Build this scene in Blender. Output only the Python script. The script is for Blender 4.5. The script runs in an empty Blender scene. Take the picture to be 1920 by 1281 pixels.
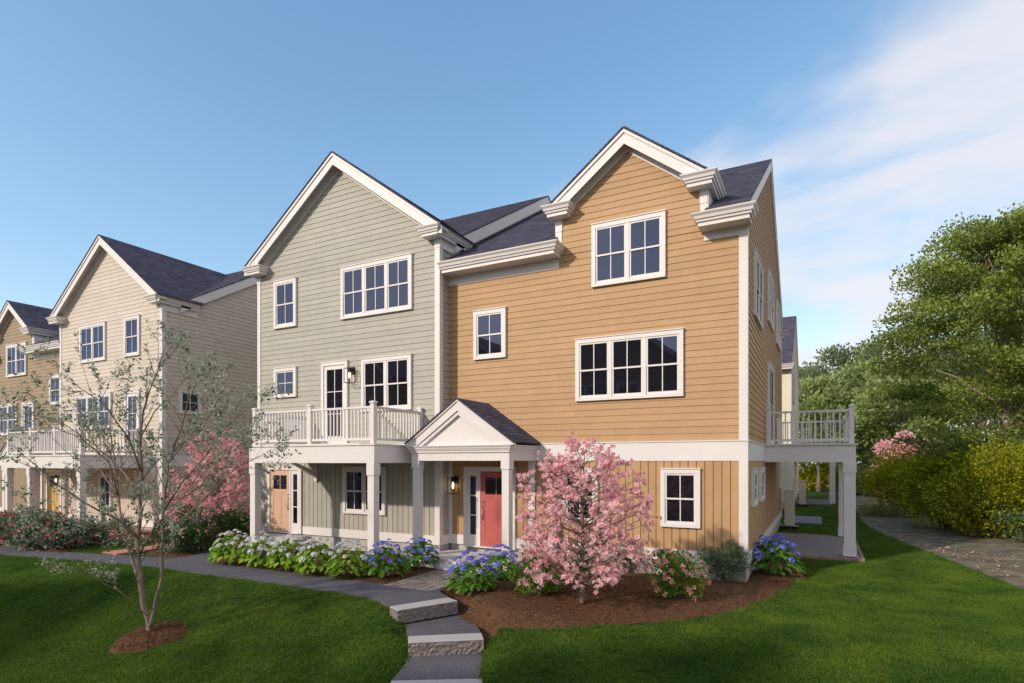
import bpy, bmesh, math, random
import numpy as np
from mathutils import Vector, Matrix
R = math.radians
random.seed(7)
rng = np.random.default_rng(11)
scene = bpy.context.scene
col = scene.collection

# ------------------------------------------------------------------ camera
EYE = 2.56
YAW = 27.77
cam_d = bpy.data.cameras.new('camera')
cam = bpy.data.objects.new('camera', cam_d)
col.objects.link(cam)
cam.location = (0, 0, EYE)
cam.rotation_euler = (R(90), 0, R(YAW))
cam_d.sensor_width = 36
cam_d.lens = 36 * 1094 / 1920
cam_d.shift_y = 225.5 / 1920
cam_d.clip_start = 0.1
cam_d.clip_end = 3000
scene.camera = cam

# ------------------------------------------------------------------ sky, sun, exposure
SUN_AZ, SUN_EL = 29.0, 27.0            # degrees left of the facade normal (seen from the front), elevation
to_sun = Vector((-math.sin(R(SUN_AZ)) * math.cos(R(SUN_EL)), -math.cos(R(SUN_AZ)) * math.cos(R(SUN_EL)), math.sin(R(SUN_EL))))
world = bpy.data.worlds.new('World')
scene.world = world
world.use_nodes = True
nt = world.node_tree
nt.nodes.clear()
def N(t, k, **kw):
    n = t.nodes.new(k)
    for a, v in kw.items():
        setattr(n, a, v)
    return n
def math_node(t, op, a, b=None, clamp=False):
    n = N(t, 'ShaderNodeMath', operation=op, use_clamp=clamp)
    for i, v in enumerate((a, b)):
        if v is None:
            continue
        if isinstance(v, (int, float)):
            n.inputs[i].default_value = v
        else:
            t.links.new(v, n.inputs[i])
    return n.outputs[0]
sky = N(nt, 'ShaderNodeTexSky', sky_type='NISHITA')
sky.sun_disc = False
sky.sun_elevation = R(SUN_EL)
sky.sun_rotation = math.atan2(to_sun.x, to_sun.y)
sky.altitude = 50
sky.air_density = 1.0
sky.dust_density = 0.6
sky.ozone_density = 1.4
tc = N(nt, 'ShaderNodeTexCoord')
sep = N(nt, 'ShaderNodeSeparateXYZ')
nt.links.new(tc.outputs['Generated'], sep.inputs[0])
zz = math_node(nt, 'ADD', math_node(nt, 'MAXIMUM', sep.outputs[2], 0.0), 0.22)
cx = math_node(nt, 'DIVIDE', sep.outputs[0], zz)
cy = math_node(nt, 'DIVIDE', sep.outputs[1], zz)
comb = N(nt, 'ShaderNodeCombineXYZ')
nt.links.new(cx, comb.inputs[0])
nt.links.new(cy, comb.inputs[1])
mp = N(nt, 'ShaderNodeMapping')
mp.inputs['Rotation'].default_value = (0, 0, R(-38))
mp.inputs['Scale'].default_value = (0.62, 1.05, 1)
mp.inputs['Location'].default_value = (5.9, 9.4, 0)
nt.links.new(comb.outputs[0], mp.inputs[0])
cn = N(nt, 'ShaderNodeTexNoise')
cn.inputs['Scale'].default_value = 1.15
cn.inputs['Detail'].default_value = 5.0
cn.inputs['Roughness'].default_value = 0.53
cn.inputs['Distortion'].default_value = 0.35
nt.links.new(mp.outputs[0], cn.inputs['Vector'])
# cloud cover thickens towards the north-east
cn2 = N(nt, 'ShaderNodeTexNoise')              # smaller breaks between the wisps
cn2.inputs['Scale'].default_value = 3.1; cn2.inputs['Detail'].default_value = 4.0; cn2.inputs['Distortion'].default_value = 0.6
nt.links.new(mp.outputs[0], cn2.inputs['Vector'])
brk = math_node(nt, 'MULTIPLY', math_node(nt, 'SUBTRACT', cn2.outputs['Fac'], 0.5), 0.52)
cover = math_node(nt, 'ADD', math_node(nt, 'MULTIPLY', sep.outputs[0], 0.40), 0.015)
dens = math_node(nt, 'ADD', math_node(nt, 'ADD', cn.outputs['Fac'], brk), cover)
ramp = N(nt, 'ShaderNodeValToRGB')
ramp.color_ramp.interpolation = 'EASE'
ramp.color_ramp.elements[0].position = 0.41
ramp.color_ramp.elements[0].color = (0, 0, 0, 1)
ramp.color_ramp.elements[1].position = 0.66
ramp.color_ramp.elements[1].color = (1, 1, 1, 1)
nt.links.new(dens, ramp.inputs[0])
cf = math_node(nt, 'MULTIPLY', ramp.outputs[0], 0.85)
hsv = N(nt, 'ShaderNodeHueSaturation')
hsv.inputs['Saturation'].default_value = 1.16
nt.links.new(sky.outputs[0], hsv.inputs['Color'])
mixc = N(nt, 'ShaderNodeMix', data_type='RGBA')
nt.links.new(cf, mixc.inputs['Factor'])
# even out the bright horizon a little (the same for the whole sky)
vm1 = N(nt, 'ShaderNodeVectorMath', operation='MULTIPLY_ADD'); vm1.inputs[1].default_value = (.105, .105, .105); vm1.inputs[2].default_value = (.84, .84, .84)
vm2 = N(nt, 'ShaderNodeVectorMath', operation='DIVIDE')
nt.links.new(hsv.outputs[0], vm1.inputs[0]); nt.links.new(hsv.outputs[0], vm2.inputs[0]); nt.links.new(vm1.outputs[0], vm2.inputs[1])
nt.links.new(vm2.outputs[0], mixc.inputs['A'])
mixc.inputs['B'].default_value = (3.05, 3.0, 3.15, 1)
bg = N(nt, 'ShaderNodeBackground')
bg.inputs['Strength'].default_value = 0.15
nt.links.new(mixc.outputs['Result'], bg.inputs['Color'])
wo = N(nt, 'ShaderNodeOutputWorld')
nt.links.new(bg.outputs[0], wo.inputs[0])

sun_d = bpy.data.lights.new('sun', 'SUN')
sun = bpy.data.objects.new('sun', sun_d)
col.objects.link(sun)
sun_d.energy = 2.0
sun_d.angle = R(1.6)
sun_d.color = (0.90, 0.775, 0.64)
sun.rotation_euler = (-to_sun).to_track_quat('-Z', 'Y').to_euler()

scene.view_settings.view_transform = 'Standard'
scene.view_settings.look = 'None'
scene.view_settings.exposure = 0.95
scene.view_settings.gamma = 1.0
scene.view_settings.use_curve_mapping = False

# ------------------------------------------------------------------ helpers
FP = 1094.0
SN, CS = math.sin(R(YAW)), math.cos(R(YAW))
def ray(px):
    u = (px - 960) / FP
    return (-SN + u * CS, CS + u * SN)
def at_level(px, py, z=0.0):                 # the point of level z seen at a photo pixel
    t = (EYE - z) * FP / (py - 866.0)
    r = ray(px)
    return (t * r[0], t * r[1], z)
def at_depth(px, py, t):
    r = ray(px)
    return (t * r[0], t * r[1], EYE + (866.0 - py) / FP * t)

def tag(o, label=None, cat=None, group=None, kind=None):
    if label: o['label'] = label
    if cat: o['category'] = cat
    if group: o['group'] = group
    if kind: o['kind'] = kind
    return o
def empty(name, loc=(0, 0, 0), rz=0.0):
    o = bpy.data.objects.new(name, None)
    o.empty_display_size = 0.2
    col.objects.link(o)
    o.location = loc
    o.rotation_euler = (0, 0, rz)
    return o

class MB:
    """collects verts and faces in world space; build() links ONE mesh object"""
    def __init__(s): s.v = []; s.f = []
    XF = None                                # house placement (shift / mirror) while a house is built
    def add(s, vs, fs):
        b = len(s.v)
        s.v += [tuple(p) for p in vs] if MB.XF is None else [MB.XF(p) for p in vs]
        s.f += [tuple(i + b for i in f) for f in fs]
        return s
    def box(s, x0, x1, y0, y1, z0, z1):
        x0, x1 = min(x0, x1), max(x0, x1); y0, y1 = min(y0, y1), max(y0, y1)
        return s.add([(x0,y0,z0),(x1,y0,z0),(x1,y1,z0),(x0,y1,z0),(x0,y0,z1),(x1,y0,z1),(x1,y1,z1),(x0,y1,z1)],
                     [(0,3,2,1),(4,5,6,7),(0,1,5,4),(1,2,6,5),(2,3,7,6),(3,0,4,7)])
    def loft(s, rings):
        n = len(rings[0]); vs = [p for r in rings for p in r]; fs = []
        for k in range(len(rings) - 1):
            for i in range(n):
                j = (i + 1) % n
                fs.append((k*n+i, k*n+j, (k+1)*n+j, (k+1)*n+i))
        fs.append(tuple(reversed(range(n))))
        fs.append(tuple((len(rings)-1)*n + i for i in range(n)))
        return s.add(vs, fs)
    def prism(s, poly, off):                 # poly: 3-d points, off: extrusion vector
        a = [tuple(p) for p in poly]
        b = [(p[0]+off[0], p[1]+off[1], p[2]+off[2]) for p in a]
        return s.loft([a, b])
    def tube(s, pts, rad, n=7):
        pts = [Vector(p) for p in pts]; rings = []
        up = Vector((0.13, 0.31, 1)).normalized()
        for i, p in enumerate(pts):
            d = (pts[min(i+1, len(pts)-1)] - pts[max(i-1, 0)]).normalized()
            a = d.cross(up)
            if a.length < 0.05: a = d.cross(Vector((1, 0, 0)))
            a.normalize(); b = d.cross(a)
            rings.append([tuple(p + (a*math.cos(2*math.pi*k/n) + b*math.sin(2*math.pi*k/n))*rad[i]) for k in range(n)])
        return s.loft(rings)
    def build(s, name, m, parent=None, origin=(0, 0, 0), smooth=False, recalc=True, bevel=0.0):
        me = bpy.data.meshes.new(name)
        ox, oy, oz = origin
        me.from_pydata([(x-ox, y-oy, z-oz) for x, y, z in s.v], [], s.f)
        if recalc or bevel:
            bm = bmesh.new(); bm.from_mesh(me)
            bmesh.ops.recalc_face_normals(bm, faces=bm.faces)
            if bevel:
                bmesh.ops.bevel(bm, geom=[e for e in bm.edges if e.is_manifold and e.calc_face_angle(0) > 0.5], offset=bevel, segments=1, affect='EDGES', clamp_overlap=True)
            bm.to_mesh(me); bm.free()
        me.materials.append(m)
        if smooth: me.shade_smooth()
        o = bpy.data.objects.new(name, me)
        col.objects.link(o)
        if parent is not None: o.parent = parent
        else: o.location = origin
        return o

def fast_mesh(name, verts, tris, m, parent=None, var=None, smooth=False, sizes=3):
    """numpy mesh, every face with `sizes` corners; var = one number per face"""
    me = bpy.data.meshes.new(name)
    nv, nf = len(verts), len(tris)
    me.vertices.add(nv); me.vertices.foreach_set('co', np.asarray(verts, np.float32).ravel())
    me.loops.add(nf*sizes); me.loops.foreach_set('vertex_index', np.asarray(tris, np.int32).ravel())
    me.polygons.add(nf)
    me.polygons.foreach_set('loop_start', np.arange(0, nf*sizes, sizes, dtype=np.int32))
    if var is not None:
        at = me.attributes.new('var', 'FLOAT', 'FACE')
        at.data.foreach_set('value', np.asarray(var, np.float32))
    me.update(calc_edges=True); me.validate()
    me.materials.append(m)
    if smooth: me.shade_smooth()
    o = bpy.data.objects.new(name, me)
    col.objects.link(o)
    if parent is not None: o.parent = parent
    return o

# ------------------------------------------------------------------ materials
def base_mat(name):
    m = bpy.data.materials.new(name); m.use_nodes = True
    return m, m.node_tree, m.node_tree.nodes['Principled BSDF']
def mat(name, c, rough=0.6, var=0.12, scale=3.0, bump=0.0, bscale=60.0, c2=None, spec=0.4, stretch=(1, 1, 1), metal=0.0, dist=0.01, objrand=0.0):
    m, t, p = base_mat(name)
    p.inputs['Roughness'].default_value = rough
    p.inputs['Specular IOR Level'].default_value = spec
    p.inputs['Metallic'].default_value = metal
    tcn = N(t, 'ShaderNodeTexCoord'); mpn = N(t, 'ShaderNodeMapping')
    mpn.inputs['Scale'].default_value = stretch
    t.links.new(tcn.outputs['Object'], mpn.inputs[0])
    n = N(t, 'ShaderNodeTexNoise'); n.inputs['Scale'].default_value = scale; n.inputs['Detail'].default_value = 6; n.inputs['Roughness'].default_value = 0.65
    t.links.new(mpn.outputs[0], n.inputs['Vector'])
    r = N(t, 'ShaderNodeValToRGB')
    ca = [x*(1-var) for x in c]; cb = [min(1, x*(1+var)) for x in c] if c2 is None else c2
    r.color_ramp.elements[0].position = 0.3; r.color_ramp.elements[1].position = 0.72
    r.color_ramp.elements[0].color = (*ca, 1); r.color_ramp.elements[1].color = (*cb, 1)
    t.links.new(n.outputs['Fac'], r.inputs[0])
    out = r.outputs[0]
    if objrand:
        oi = N(t, 'ShaderNodeObjectInfo'); h = N(t, 'ShaderNodeHueSaturation')
        v = math_node(t, 'ADD', math_node(t, 'MULTIPLY', oi.outputs['Random'], objrand), 1 - objrand/2)
        t.links.new(v, h.inputs['Value']); t.links.new(out, h.inputs['Color']); out = h.outputs[0]
    t.links.new(out, p.inputs['Base Color'])
    if bump:
        n2 = N(t, 'ShaderNodeTexNoise'); n2.inputs['Scale'].default_value = bscale; n2.inputs['Detail'].default_value = 5
        t.links.new(mpn.outputs[0], n2.inputs['Vector'])
        b = N(t, 'ShaderNodeBump'); b.inputs['Strength'].default_value = bump; b.inputs['Distance'].default_value = dist
        t.links.new(n2.outputs['Fac'], b.inputs['Height']); t.links.new(b.outputs[0], p.inputs['Normal'])
    return m
def leaf_mat(name, ca, cb, transl=0.35, rough=0.5, spec=0.3, tint=None):
    m, t, p = base_mat(name)
    a = N(t, 'ShaderNodeAttribute', attribute_name='var')
    r = N(t, 'ShaderNodeValToRGB')
    r.color_ramp.elements[0].color = (*ca, 1); r.color_ramp.elements[1].color = (*cb, 1)
    t.links.new(a.outputs['Fac'], r.inputs[0]); t.links.new(r.outputs[0], p.inputs['Base Color'])
    p.inputs['Roughness'].default_value = rough; p.inputs['Specular IOR Level'].default_value = spec
    tr = N(t, 'ShaderNodeBsdfTranslucent'); hs = N(t, 'ShaderNodeHueSaturation')
    hs.inputs['Value'].default_value = 1.25; hs.inputs['Saturation'].default_value = 1.1
    t.links.new(r.outputs[0], hs.inputs['Color']); t.links.new(hs.outputs[0], tr.inputs['Color'])
    mx = N(t, 'ShaderNodeMixShader'); mx.inputs[0].default_value = transl
    t.links.new(p.outputs[0], mx.inputs[1]); t.links.new(tr.outputs[0], mx.inputs[2])
    t.links.new(mx.outputs[0], t.nodes['Material Output'].inputs[0])
    return m
def glass_mat(name, dark, refl):
    m, t, p = base_mat(name)
    p.inputs['Base Color'].default_value = (*dark, 1); p.inputs['Roughness'].default_value = 0.6; p.inputs['Specular IOR Level'].default_value = 0.0
    g = N(t, 'ShaderNodeBsdfGlossy'); g.inputs['Roughness'].default_value = 0.015; g.inputs['Color'].default_value = (0.52, 0.60, 0.92, 1)
    n = N(t, 'ShaderNodeTexNoise'); n.inputs['Scale'].default_value = 1.6; n.inputs['Detail'].default_value = 1
    tcn = N(t, 'ShaderNodeTexCoord'); t.links.new(tcn.outputs['Object'], n.inputs['Vector'])
    b = N(t, 'ShaderNodeBump'); b.inputs['Strength'].default_value = 0.06; b.inputs['Distance'].default_value = 0.02
    t.links.new(n.outputs['Fac'], b.inputs['Height']); t.links.new(b.outputs[0], g.inputs['Normal'])
    fr = N(t, 'ShaderNodeFresnel'); fr.inputs['IOR'].default_value = 1.5
    f = math_node(t, 'ADD', math_node(t, 'MULTIPLY', fr.outputs[0], 0.55), refl, True)
    mx = N(t, 'ShaderNodeMixShader'); t.links.new(f, mx.inputs[0])
    t.links.new(p.outputs[0], mx.inputs[1]); t.links.new(g.outputs[0], mx.inputs[2])
    t.links.new(mx.outputs[0], t.nodes['Material Output'].inputs[0])
    return m
def shingle_mat(name, c):
    m, t, p = base_mat(name)
    u = N(t, 'ShaderNodeUVMap')
    br = N(t, 'ShaderNodeTexBrick')
    br.inputs['Scale'].default_value = 1.0; br.inputs['Brick Width'].default_value = 0.3; br.inputs['Row Height'].default_value = 0.14
    br.inputs['Mortar Size'].default_value = 0.006; br.inputs['Mortar Smooth'].default_value = 0.4
    br.inputs['Color1'].default_value = (*[x*0.72 for x in c], 1); br.inputs['Color2'].default_value = (*[x*1.3 for x in c], 1)
    br.inputs['Mortar'].default_value = (*[x*0.5 for x in c], 1)
    br.offset_frequency = 2; br.offset = 0.37
    t.links.new(u.outputs[0], br.inputs['Vector'])
    n = N(t, 'ShaderNodeTexNoise'); n.inputs['Scale'].default_value = 1.3; n.inputs['Detail'].default_value = 8; n.inputs['Roughness'].default_value = 0.7
    t.links.new(u.outputs[0], n.inputs['Vector'])
    mx = N(t, 'ShaderNodeMix', data_type='RGBA', blend_type='MULTIPLY'); mx.inputs['Factor'].default_value = 0.6
    t.links.new(br.outputs['Color'], mx.inputs['A'])
    r = N(t, 'ShaderNodeValToRGB'); r.color_ramp.elements[0].color = (0.5, 0.48, 0.6, 1); r.color_ramp.elements[1].color = (1.55, 1.38, 1.3, 1)
    r.color_ramp.elements[0].position = 0.3; r.color_ramp.elements[1].position = 0.7
    t.links.new(n.outputs['Fac'], r.inputs[0]); t.links.new(r.outputs[0], mx.inputs['B'])
    t.links.new(mx.outputs['Result'], p.inputs['Base Color'])
    p.inputs['Roughness'].default_value = 0.9; p.inputs['Specular IOR Level'].default_value = 0.2
    n2 = N(t, 'ShaderNodeTexNoise'); n2.inputs['Scale'].default_value = 90
    t.links.new(u.outputs[0], n2.inputs['Vector'])
    b = N(t, 'ShaderNodeBump'); b.inputs['Strength'].default_value = 0.5; b.inputs['Distance'].default_value = 0.01
    t.links.new(n2.outputs['Fac'], b.inputs['Height']); t.links.new(b.outputs[0], p.inputs['Normal'])
    return m

WOODGRAIN = dict(rough=0.62, var=0.06, scale=2.2, bump=0.12, bscale=40, spec=0.3, objrand=0.085)
M = {
    'trim': mat('white_trim', (0.69, 0.657, 0.64), 0.5, 0.03, 2.0, 0.05, 35),
    'sage': mat('sage_siding', (0.385, 0.374, 0.318), **WOODGRAIN),
    'tan': mat('tan_siding', (0.445, 0.276, 0.140), **WOODGRAIN),
    'cream': mat('cream_siding', (0.565, 0.495, 0.415), **WOODGRAIN),
    'taupe': mat('taupe_siding', (0.31, 0.232, 0.15), **WOODGRAIN),
    'butter': mat('butter_siding', (0.74, 0.66, 0.46), **WOODGRAIN),
    'roof': shingle_mat('asphalt_shingles', (0.078, 0.078, 0.112)),
    'glass': glass_mat('window_glass', (0.008, 0.008, 0.011), 0.085),
    'concrete': mat('concrete', (0.46, 0.44, 0.42), 0.85, 0.15, 4, 0.2, 50),
    'slab': mat('porch_slab', (0.55, 0.53, 0.54), 0.8, 0.1, 3, 0.15, 60),
    'foundation': mat('foundation', (0.42, 0.40, 0.38), 0.9, 0.15, 3, 0.25, 30),
    'red_door': mat('red_door_paint', (0.46, 0.115, 0.105), 0.4, 0.06, 2),
    'orange_door': mat('peach_door_paint', (0.60, 0.40, 0.275), 0.4, 0.06, 2),
    'yellow_door': mat('yellow_door_paint', (0.60, 0.37, 0.10), 0.4, 0.06, 2),
    'black': mat('black_metal', (0.012, 0.012, 0.013), 0.45, 0.2, 5, metal=0.3),
    'nickel': mat('satin_nickel', (0.55, 0.53, 0.5), 0.25, 0.05, 5, metal=1.0),
    'asphalt': mat('path_asphalt', (0.110, 0.105, 0.118), 0.9, 0.5, 48, 0.8, 130, spec=0.25, dist=0.006),
    'granite': mat('granite_top', (0.42, 0.40, 0.39), 0.8, 0.25, 60, 0.25, 90),
    'rough_granite': mat('split_granite', (0.22, 0.19, 0.175), 0.9, 0.45, 22, 1.0, 26, dist=0.04),
    'paver': mat('brown_paver', (0.23, 0.195, 0.165), 0.9, 0.35, 25, 0.5, 70, objrand=0.5),
    'brick': mat('red_brick_walk', (0.50, 0.22, 0.17), 0.9, 0.2, 15, 0.4, 70, objrand=0.2),
    'mulch': mat('bark_mulch', (0.080, 0.040, 0.020), 0.95, 0.5, 26, 1.0, 45, c2=(0.19, 0.098, 0.05), spec=0.15, dist=0.03),
    'chip': mat('bark_chip', (0.12, 0.06, 0.03), 0.9, 0.5, 9),
    'soil': mat('woodland_soil', (0.10, 0.083, 0.055), 0.95, 0.4, 1.6, 0.8, 30, c2=(0.24, 0.21, 0.14), dist=0.03),
    'edge_stone': mat('brown_stone_edge', (0.26, 0.18, 0.14), 0.9, 0.3, 8, 0.5, 25),
    'gravel': mat('patio_gravel', (0.26, 0.25, 0.27), 0.95, 0.5, 55, 1.0, 60, dist=0.02),
    'pad': mat('grey_pad', (0.16, 0.16, 0.18), 0.9, 0.2, 9, 0.3, 60),
    'lawn': mat('lawn_turf', (0.020, 0.052, 0.008), 0.95, 0.35, 2.5, 0.6, 50, c2=(0.045, 0.095, 0.016), spec=0.1),
    'bark': mat('grey_bark', (0.20, 0.155, 0.125), 0.9, 0.35, 14, 0.8, 30, stretch=(1, 1, 0.2), dist=0.02),
    'bark_dark': mat('dark_bark', (0.10, 0.075, 0.055), 0.95, 0.4, 10, 0.9, 20, stretch=(1, 1, 0.25), dist=0.03),
    'bark_pale': mat('pale_bark', (0.34, 0.27, 0.22), 0.9, 0.3, 14, 0.7, 30, stretch=(1, 1, 0.25), dist=0.02),
    'pillar': mat('cream_cabinet', (0.62, 0.54, 0.45), 0.6, 0.05, 3),
    'stem': mat('green_stem', (0.10, 0.12, 0.04), 0.7, 0.2, 9),
    'twig': mat('tan_twig', (0.36, 0.27, 0.16), 0.8, 0.2, 9),
    'leaf_young': leaf_mat('silvery_leaf', (0.10, 0.14, 0.07), (0.50, 0.53, 0.42), 0.3),
    'leaf_hyd': leaf_mat('hydrangea_leaf', (0.11, 0.24, 0.02), (0.34, 0.50, 0.06), 0.35, 0.45),
    'leaf_hyd_d': leaf_mat('hydrangea_leaf_dark', (0.045, 0.16, 0.014), (0.19, 0.38, 0.045), 0.35, 0.45),
    'fl_white': leaf_mat('white_floret', (0.58, 0.58, 0.58), (0.80, 0.79, 0.78), 0.3, 0.6),
    'fl_blue': leaf_mat('blue_floret', (0.07, 0.09, 0.58), (0.24, 0.28, 0.85), 0.3, 0.6),
    'petal': leaf_mat('magnolia_petal', (0.76, 0.26, 0.32), (0.96, 0.86, 0.84), 0.4, 0.55),
    'petal_b': leaf_mat('azalea_petal', (0.76, 0.30, 0.36), (0.93, 0.70, 0.71), 0.4, 0.55),
    'petal_rose': leaf_mat('rose_petal', (0.70, 0.20, 0.22), (0.88, 0.50, 0.44), 0.35, 0.55),
    'petal_red': leaf_mat('red_petal', (0.50, 0.03, 0.04), (0.74, 0.16, 0.15), 0.3, 0.55),
    'leaf_bright': leaf_mat('bright_leaf', (0.05, 0.14, 0.012), (0.20, 0.34, 0.03), 0.35),
    'leaf_dark': leaf_mat('dark_leaf', (0.012, 0.045, 0.012), (0.07, 0.14, 0.04), 0.2, 0.4),
    'leaf_olive': leaf_mat('olive_leaf', (0.04, 0.075, 0.035), (0.22, 0.29, 0.17), 0.25, 0.45),
    'leaf_variegated': leaf_mat('glossy_leaf', (0.015, 0.06, 0.02), (0.26, 0.31, 0.22), 0.2, 0.35),
    'leaf_hedge': leaf_mat('yellow_green_leaf', (0.17, 0.19, 0.008), (0.58, 0.54, 0.035), 0.4),
    'leaf_hedge_d': leaf_mat('hedge_leaf', (0.10, 0.13, 0.007), (0.45, 0.45, 0.03), 0.4),
    'leaf_tree': leaf_mat('elm_leaf', (0.06, 0.10, 0.014), (0.36, 0.42, 0.09), 0.35),
    'leaf_far': leaf_mat('far_leaf', (0.16, 0.22, 0.08), (0.46, 0.53, 0.20), 0.45),  # distance haze put into the colour: paler leaves for the far wood
    'leaf_far_d': leaf_mat('far_dark_leaf', (0.09, 0.125, 0.065), (0.27, 0.34, 0.16), 0.35),  # darker far foliage, also paled in its colour to suggest haze
    'leaf_teal': leaf_mat('blue_green_leaf', (0.06, 0.16, 0.09), (0.22, 0.36, 0.22), 0.3),
    'blade': leaf_mat('grass_blade', (0.036, 0.095, 0.009), (0.135, 0.225, 0.024), 0.3, 0.55, 0.25),
    'straw': leaf_mat('tall_grass', (0.16, 0.20, 0.06), (0.42, 0.44, 0.18), 0.4),
    'litter': leaf_mat('leaf_litter', (0.30, 0.12, 0.06), (0.62, 0.48, 0.40), 0.2),
}
def patchy(m, lo, hi, scale):                    # broad tone patches over the turf
    t = m.node_tree; p = t.nodes['Principled BSDF']; src_ = p.inputs['Base Color'].links[0].from_socket
    ge = N(t, 'ShaderNodeNewGeometry'); n = N(t, 'ShaderNodeTexNoise'); n.inputs['Scale'].default_value = scale; n.inputs['Detail'].default_value = 6; n.inputs['Roughness'].default_value = .6
    t.links.new(ge.outputs['Position'], n.inputs['Vector'])
    mr = N(t, 'ShaderNodeMapRange'); mr.inputs[1].default_value = .32; mr.inputs[2].default_value = .68; mr.inputs[3].default_value = lo; mr.inputs[4].default_value = hi
    t.links.new(n.outputs['Fac'], mr.inputs[0]); h = N(t, 'ShaderNodeHueSaturation'); t.links.new(mr.outputs[0], h.inputs['Value']); t.links.new(src_, h.inputs['Color'])
    mr2 = N(t, 'ShaderNodeMapRange'); mr2.inputs[1].default_value = .3; mr2.inputs[2].default_value = .7; mr2.inputs[3].default_value = .515; mr2.inputs[4].default_value = .472
    t.links.new(n.outputs['Fac'], mr2.inputs[0]); t.links.new(mr2.outputs[0], h.inputs['Hue'])
    t.links.new(h.outputs[0], p.inputs['Base Color'])
patchy(M['blade'], .58, 1.5, .9); patchy(M['lawn'], .7, 1.35, .9); patchy(M['asphalt'], .86, 1.14, .9)
bulb, bt, bp = base_mat('lit_bulb')
bp.inputs['Emission Color'].default_value = (1, 0.78, 0.45, 1); bp.inputs['Emission Strength'].default_value = 3.5
M['bulb'] = bulb
gl, gt, gp = base_mat('lantern_glass')
gp.inputs['Transmission Weight'].default_value = 1.0; gp.inputs['Roughness'].default_value = 0.0; gp.inputs['IOR'].default_value = 1.08
M['lantern_glass'] = gl

# ================================================================== TERRAIN
def pip(X, Y, poly):
    inside = np.zeros(X.shape, bool); n = len(poly); j = n - 1
    for i in range(n):
        xi, yi = poly[i][0], poly[i][1]; xj, yj = poly[j][0], poly[j][1]
        c = ((yi > Y) != (yj > Y)) & (X < (xj - xi)*(Y - yi)/((yj - yi) + 1e-12) + xi)
        inside ^= c; j = i
    return inside
def nearest_on(X, Y, poly):
    bx = np.zeros_like(X); by = np.zeros_like(Y); bd = np.full(X.shape, 1e9); n = len(poly)
    for i in range(n):
        x0, y0 = poly[i][0], poly[i][1]; x1, y1 = poly[(i+1) % n][0], poly[(i+1) % n][1]
        dx, dy = x1-x0, y1-y0
        t = np.clip(((X-x0)*dx + (Y-y0)*dy)/(dx*dx+dy*dy+1e-12), 0, 1)
        qx, qy = x0+t*dx, y0+t*dy; d = np.hypot(X-qx, Y-qy); k = d < bd
        bx[k] = qx[k]; by[k] = qy[k]; bd[k] = d[k]
    return bx, by, bd
def fall(X, Y):                               # the lawn falls towards the camera below the upper path
    d = (8.45 + 0.07*(X + 6.5)) - Y
    d = np.clip(d, 0, None)
    return -0.95*(1 - np.exp(-(d*0.31)**1.15))
LEVELS = [0.0, -0.25, -0.46, -0.66]
def lv(pts, z): return [at_level(x, y, z)[:2] for x, y in pts]
# upper path, then the landings between the granite steps
path0 = lv([(-140,1028),(0,1041),(109,1049),(203,1056),(297,1066),(374,1077.5),(451,1088),(521,1096.5),(640,1114),(695,1123),(740,1139)], 0) \
      + lv([(852,1124),(820,1110)], 0) + [(-6.62, 9.72), (-8.06, 9.78)] + lv([(735,1099),(615,1082.5),(512,1070),(440,1061),(388,1055),(404,1038),(480,1030),(478,1022),(404,1031),(334,1048),(297,1045.6),(203,1040.5),(141,1036.5),(78,1035),(23,1029),(0,1024),(-140,1012)], 0)
land1 = lv([(748,1149),(753,1163),(763,1182),(765,1198)], LEVELS[1]) + lv([(904,1192),(897,1178),(877,1158),(859,1147),(856,1133)], LEVELS[1])
land2 = lv([(765,1211),(766,1230),(758,1248),(745,1266),(731,1280)], LEVELS[2]) + lv([(820,1290),(897,1284),(903,1250),(907,1224),(907,1203)], LEVELS[2])
land3 = [(-5.35, 6.45), (-5.9, 5.2), (-6.1, 3.5), (-4.9, 3.4), (-4.5, 5.2), (-4.1, 6.55)]
LANDS = [(land1, LEVELS[1]), (land2, LEVELS[2]), (land3, LEVELS[3])]
def ground_z(X, Y):
    X = np.asarray(X, float); Y = np.asarray(Y, float)
    z = fall(X, Y)
    near = (X > -9) & (X < -2) & (Y > 2) & (Y < 10)
    if near.any():
        xs, ys, zs = X[near], Y[near], z[near]
        wsum = np.zeros_like(xs); zsum = np.zeros_like(xs)
        for poly, l in LANDS:
            ins = pip(xs, ys, poly); d = nearest_on(xs, ys, poly)[2]; d[ins] = 0
            w = np.clip(1 - d/0.32, 0, 1); w = w*w*(3-2*w)
            wsum += w; zsum += w*l
        k = wsum > 1e-6
        f = np.clip(wsum, 0, 1)
        zs = np.where(k, zs*(1-f) + f*zsum/np.maximum(wsum, 1e-6), zs)
        z = z.copy(); z[near] = zs
    return z
def gz(x, y): return float(ground_z(np.array([x]), np.array([y]))[0])
def spot(px, py):                             # where a photo pixel meets the ground
    z = 0.0
    for _ in range(25):
        p = at_level(px, py, z); z = 0.5*z + 0.5*gz(p[0], p[1])
    p = at_level(px, py, z)
    return (p[0], p[1], gz(p[0], p[1]))

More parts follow.
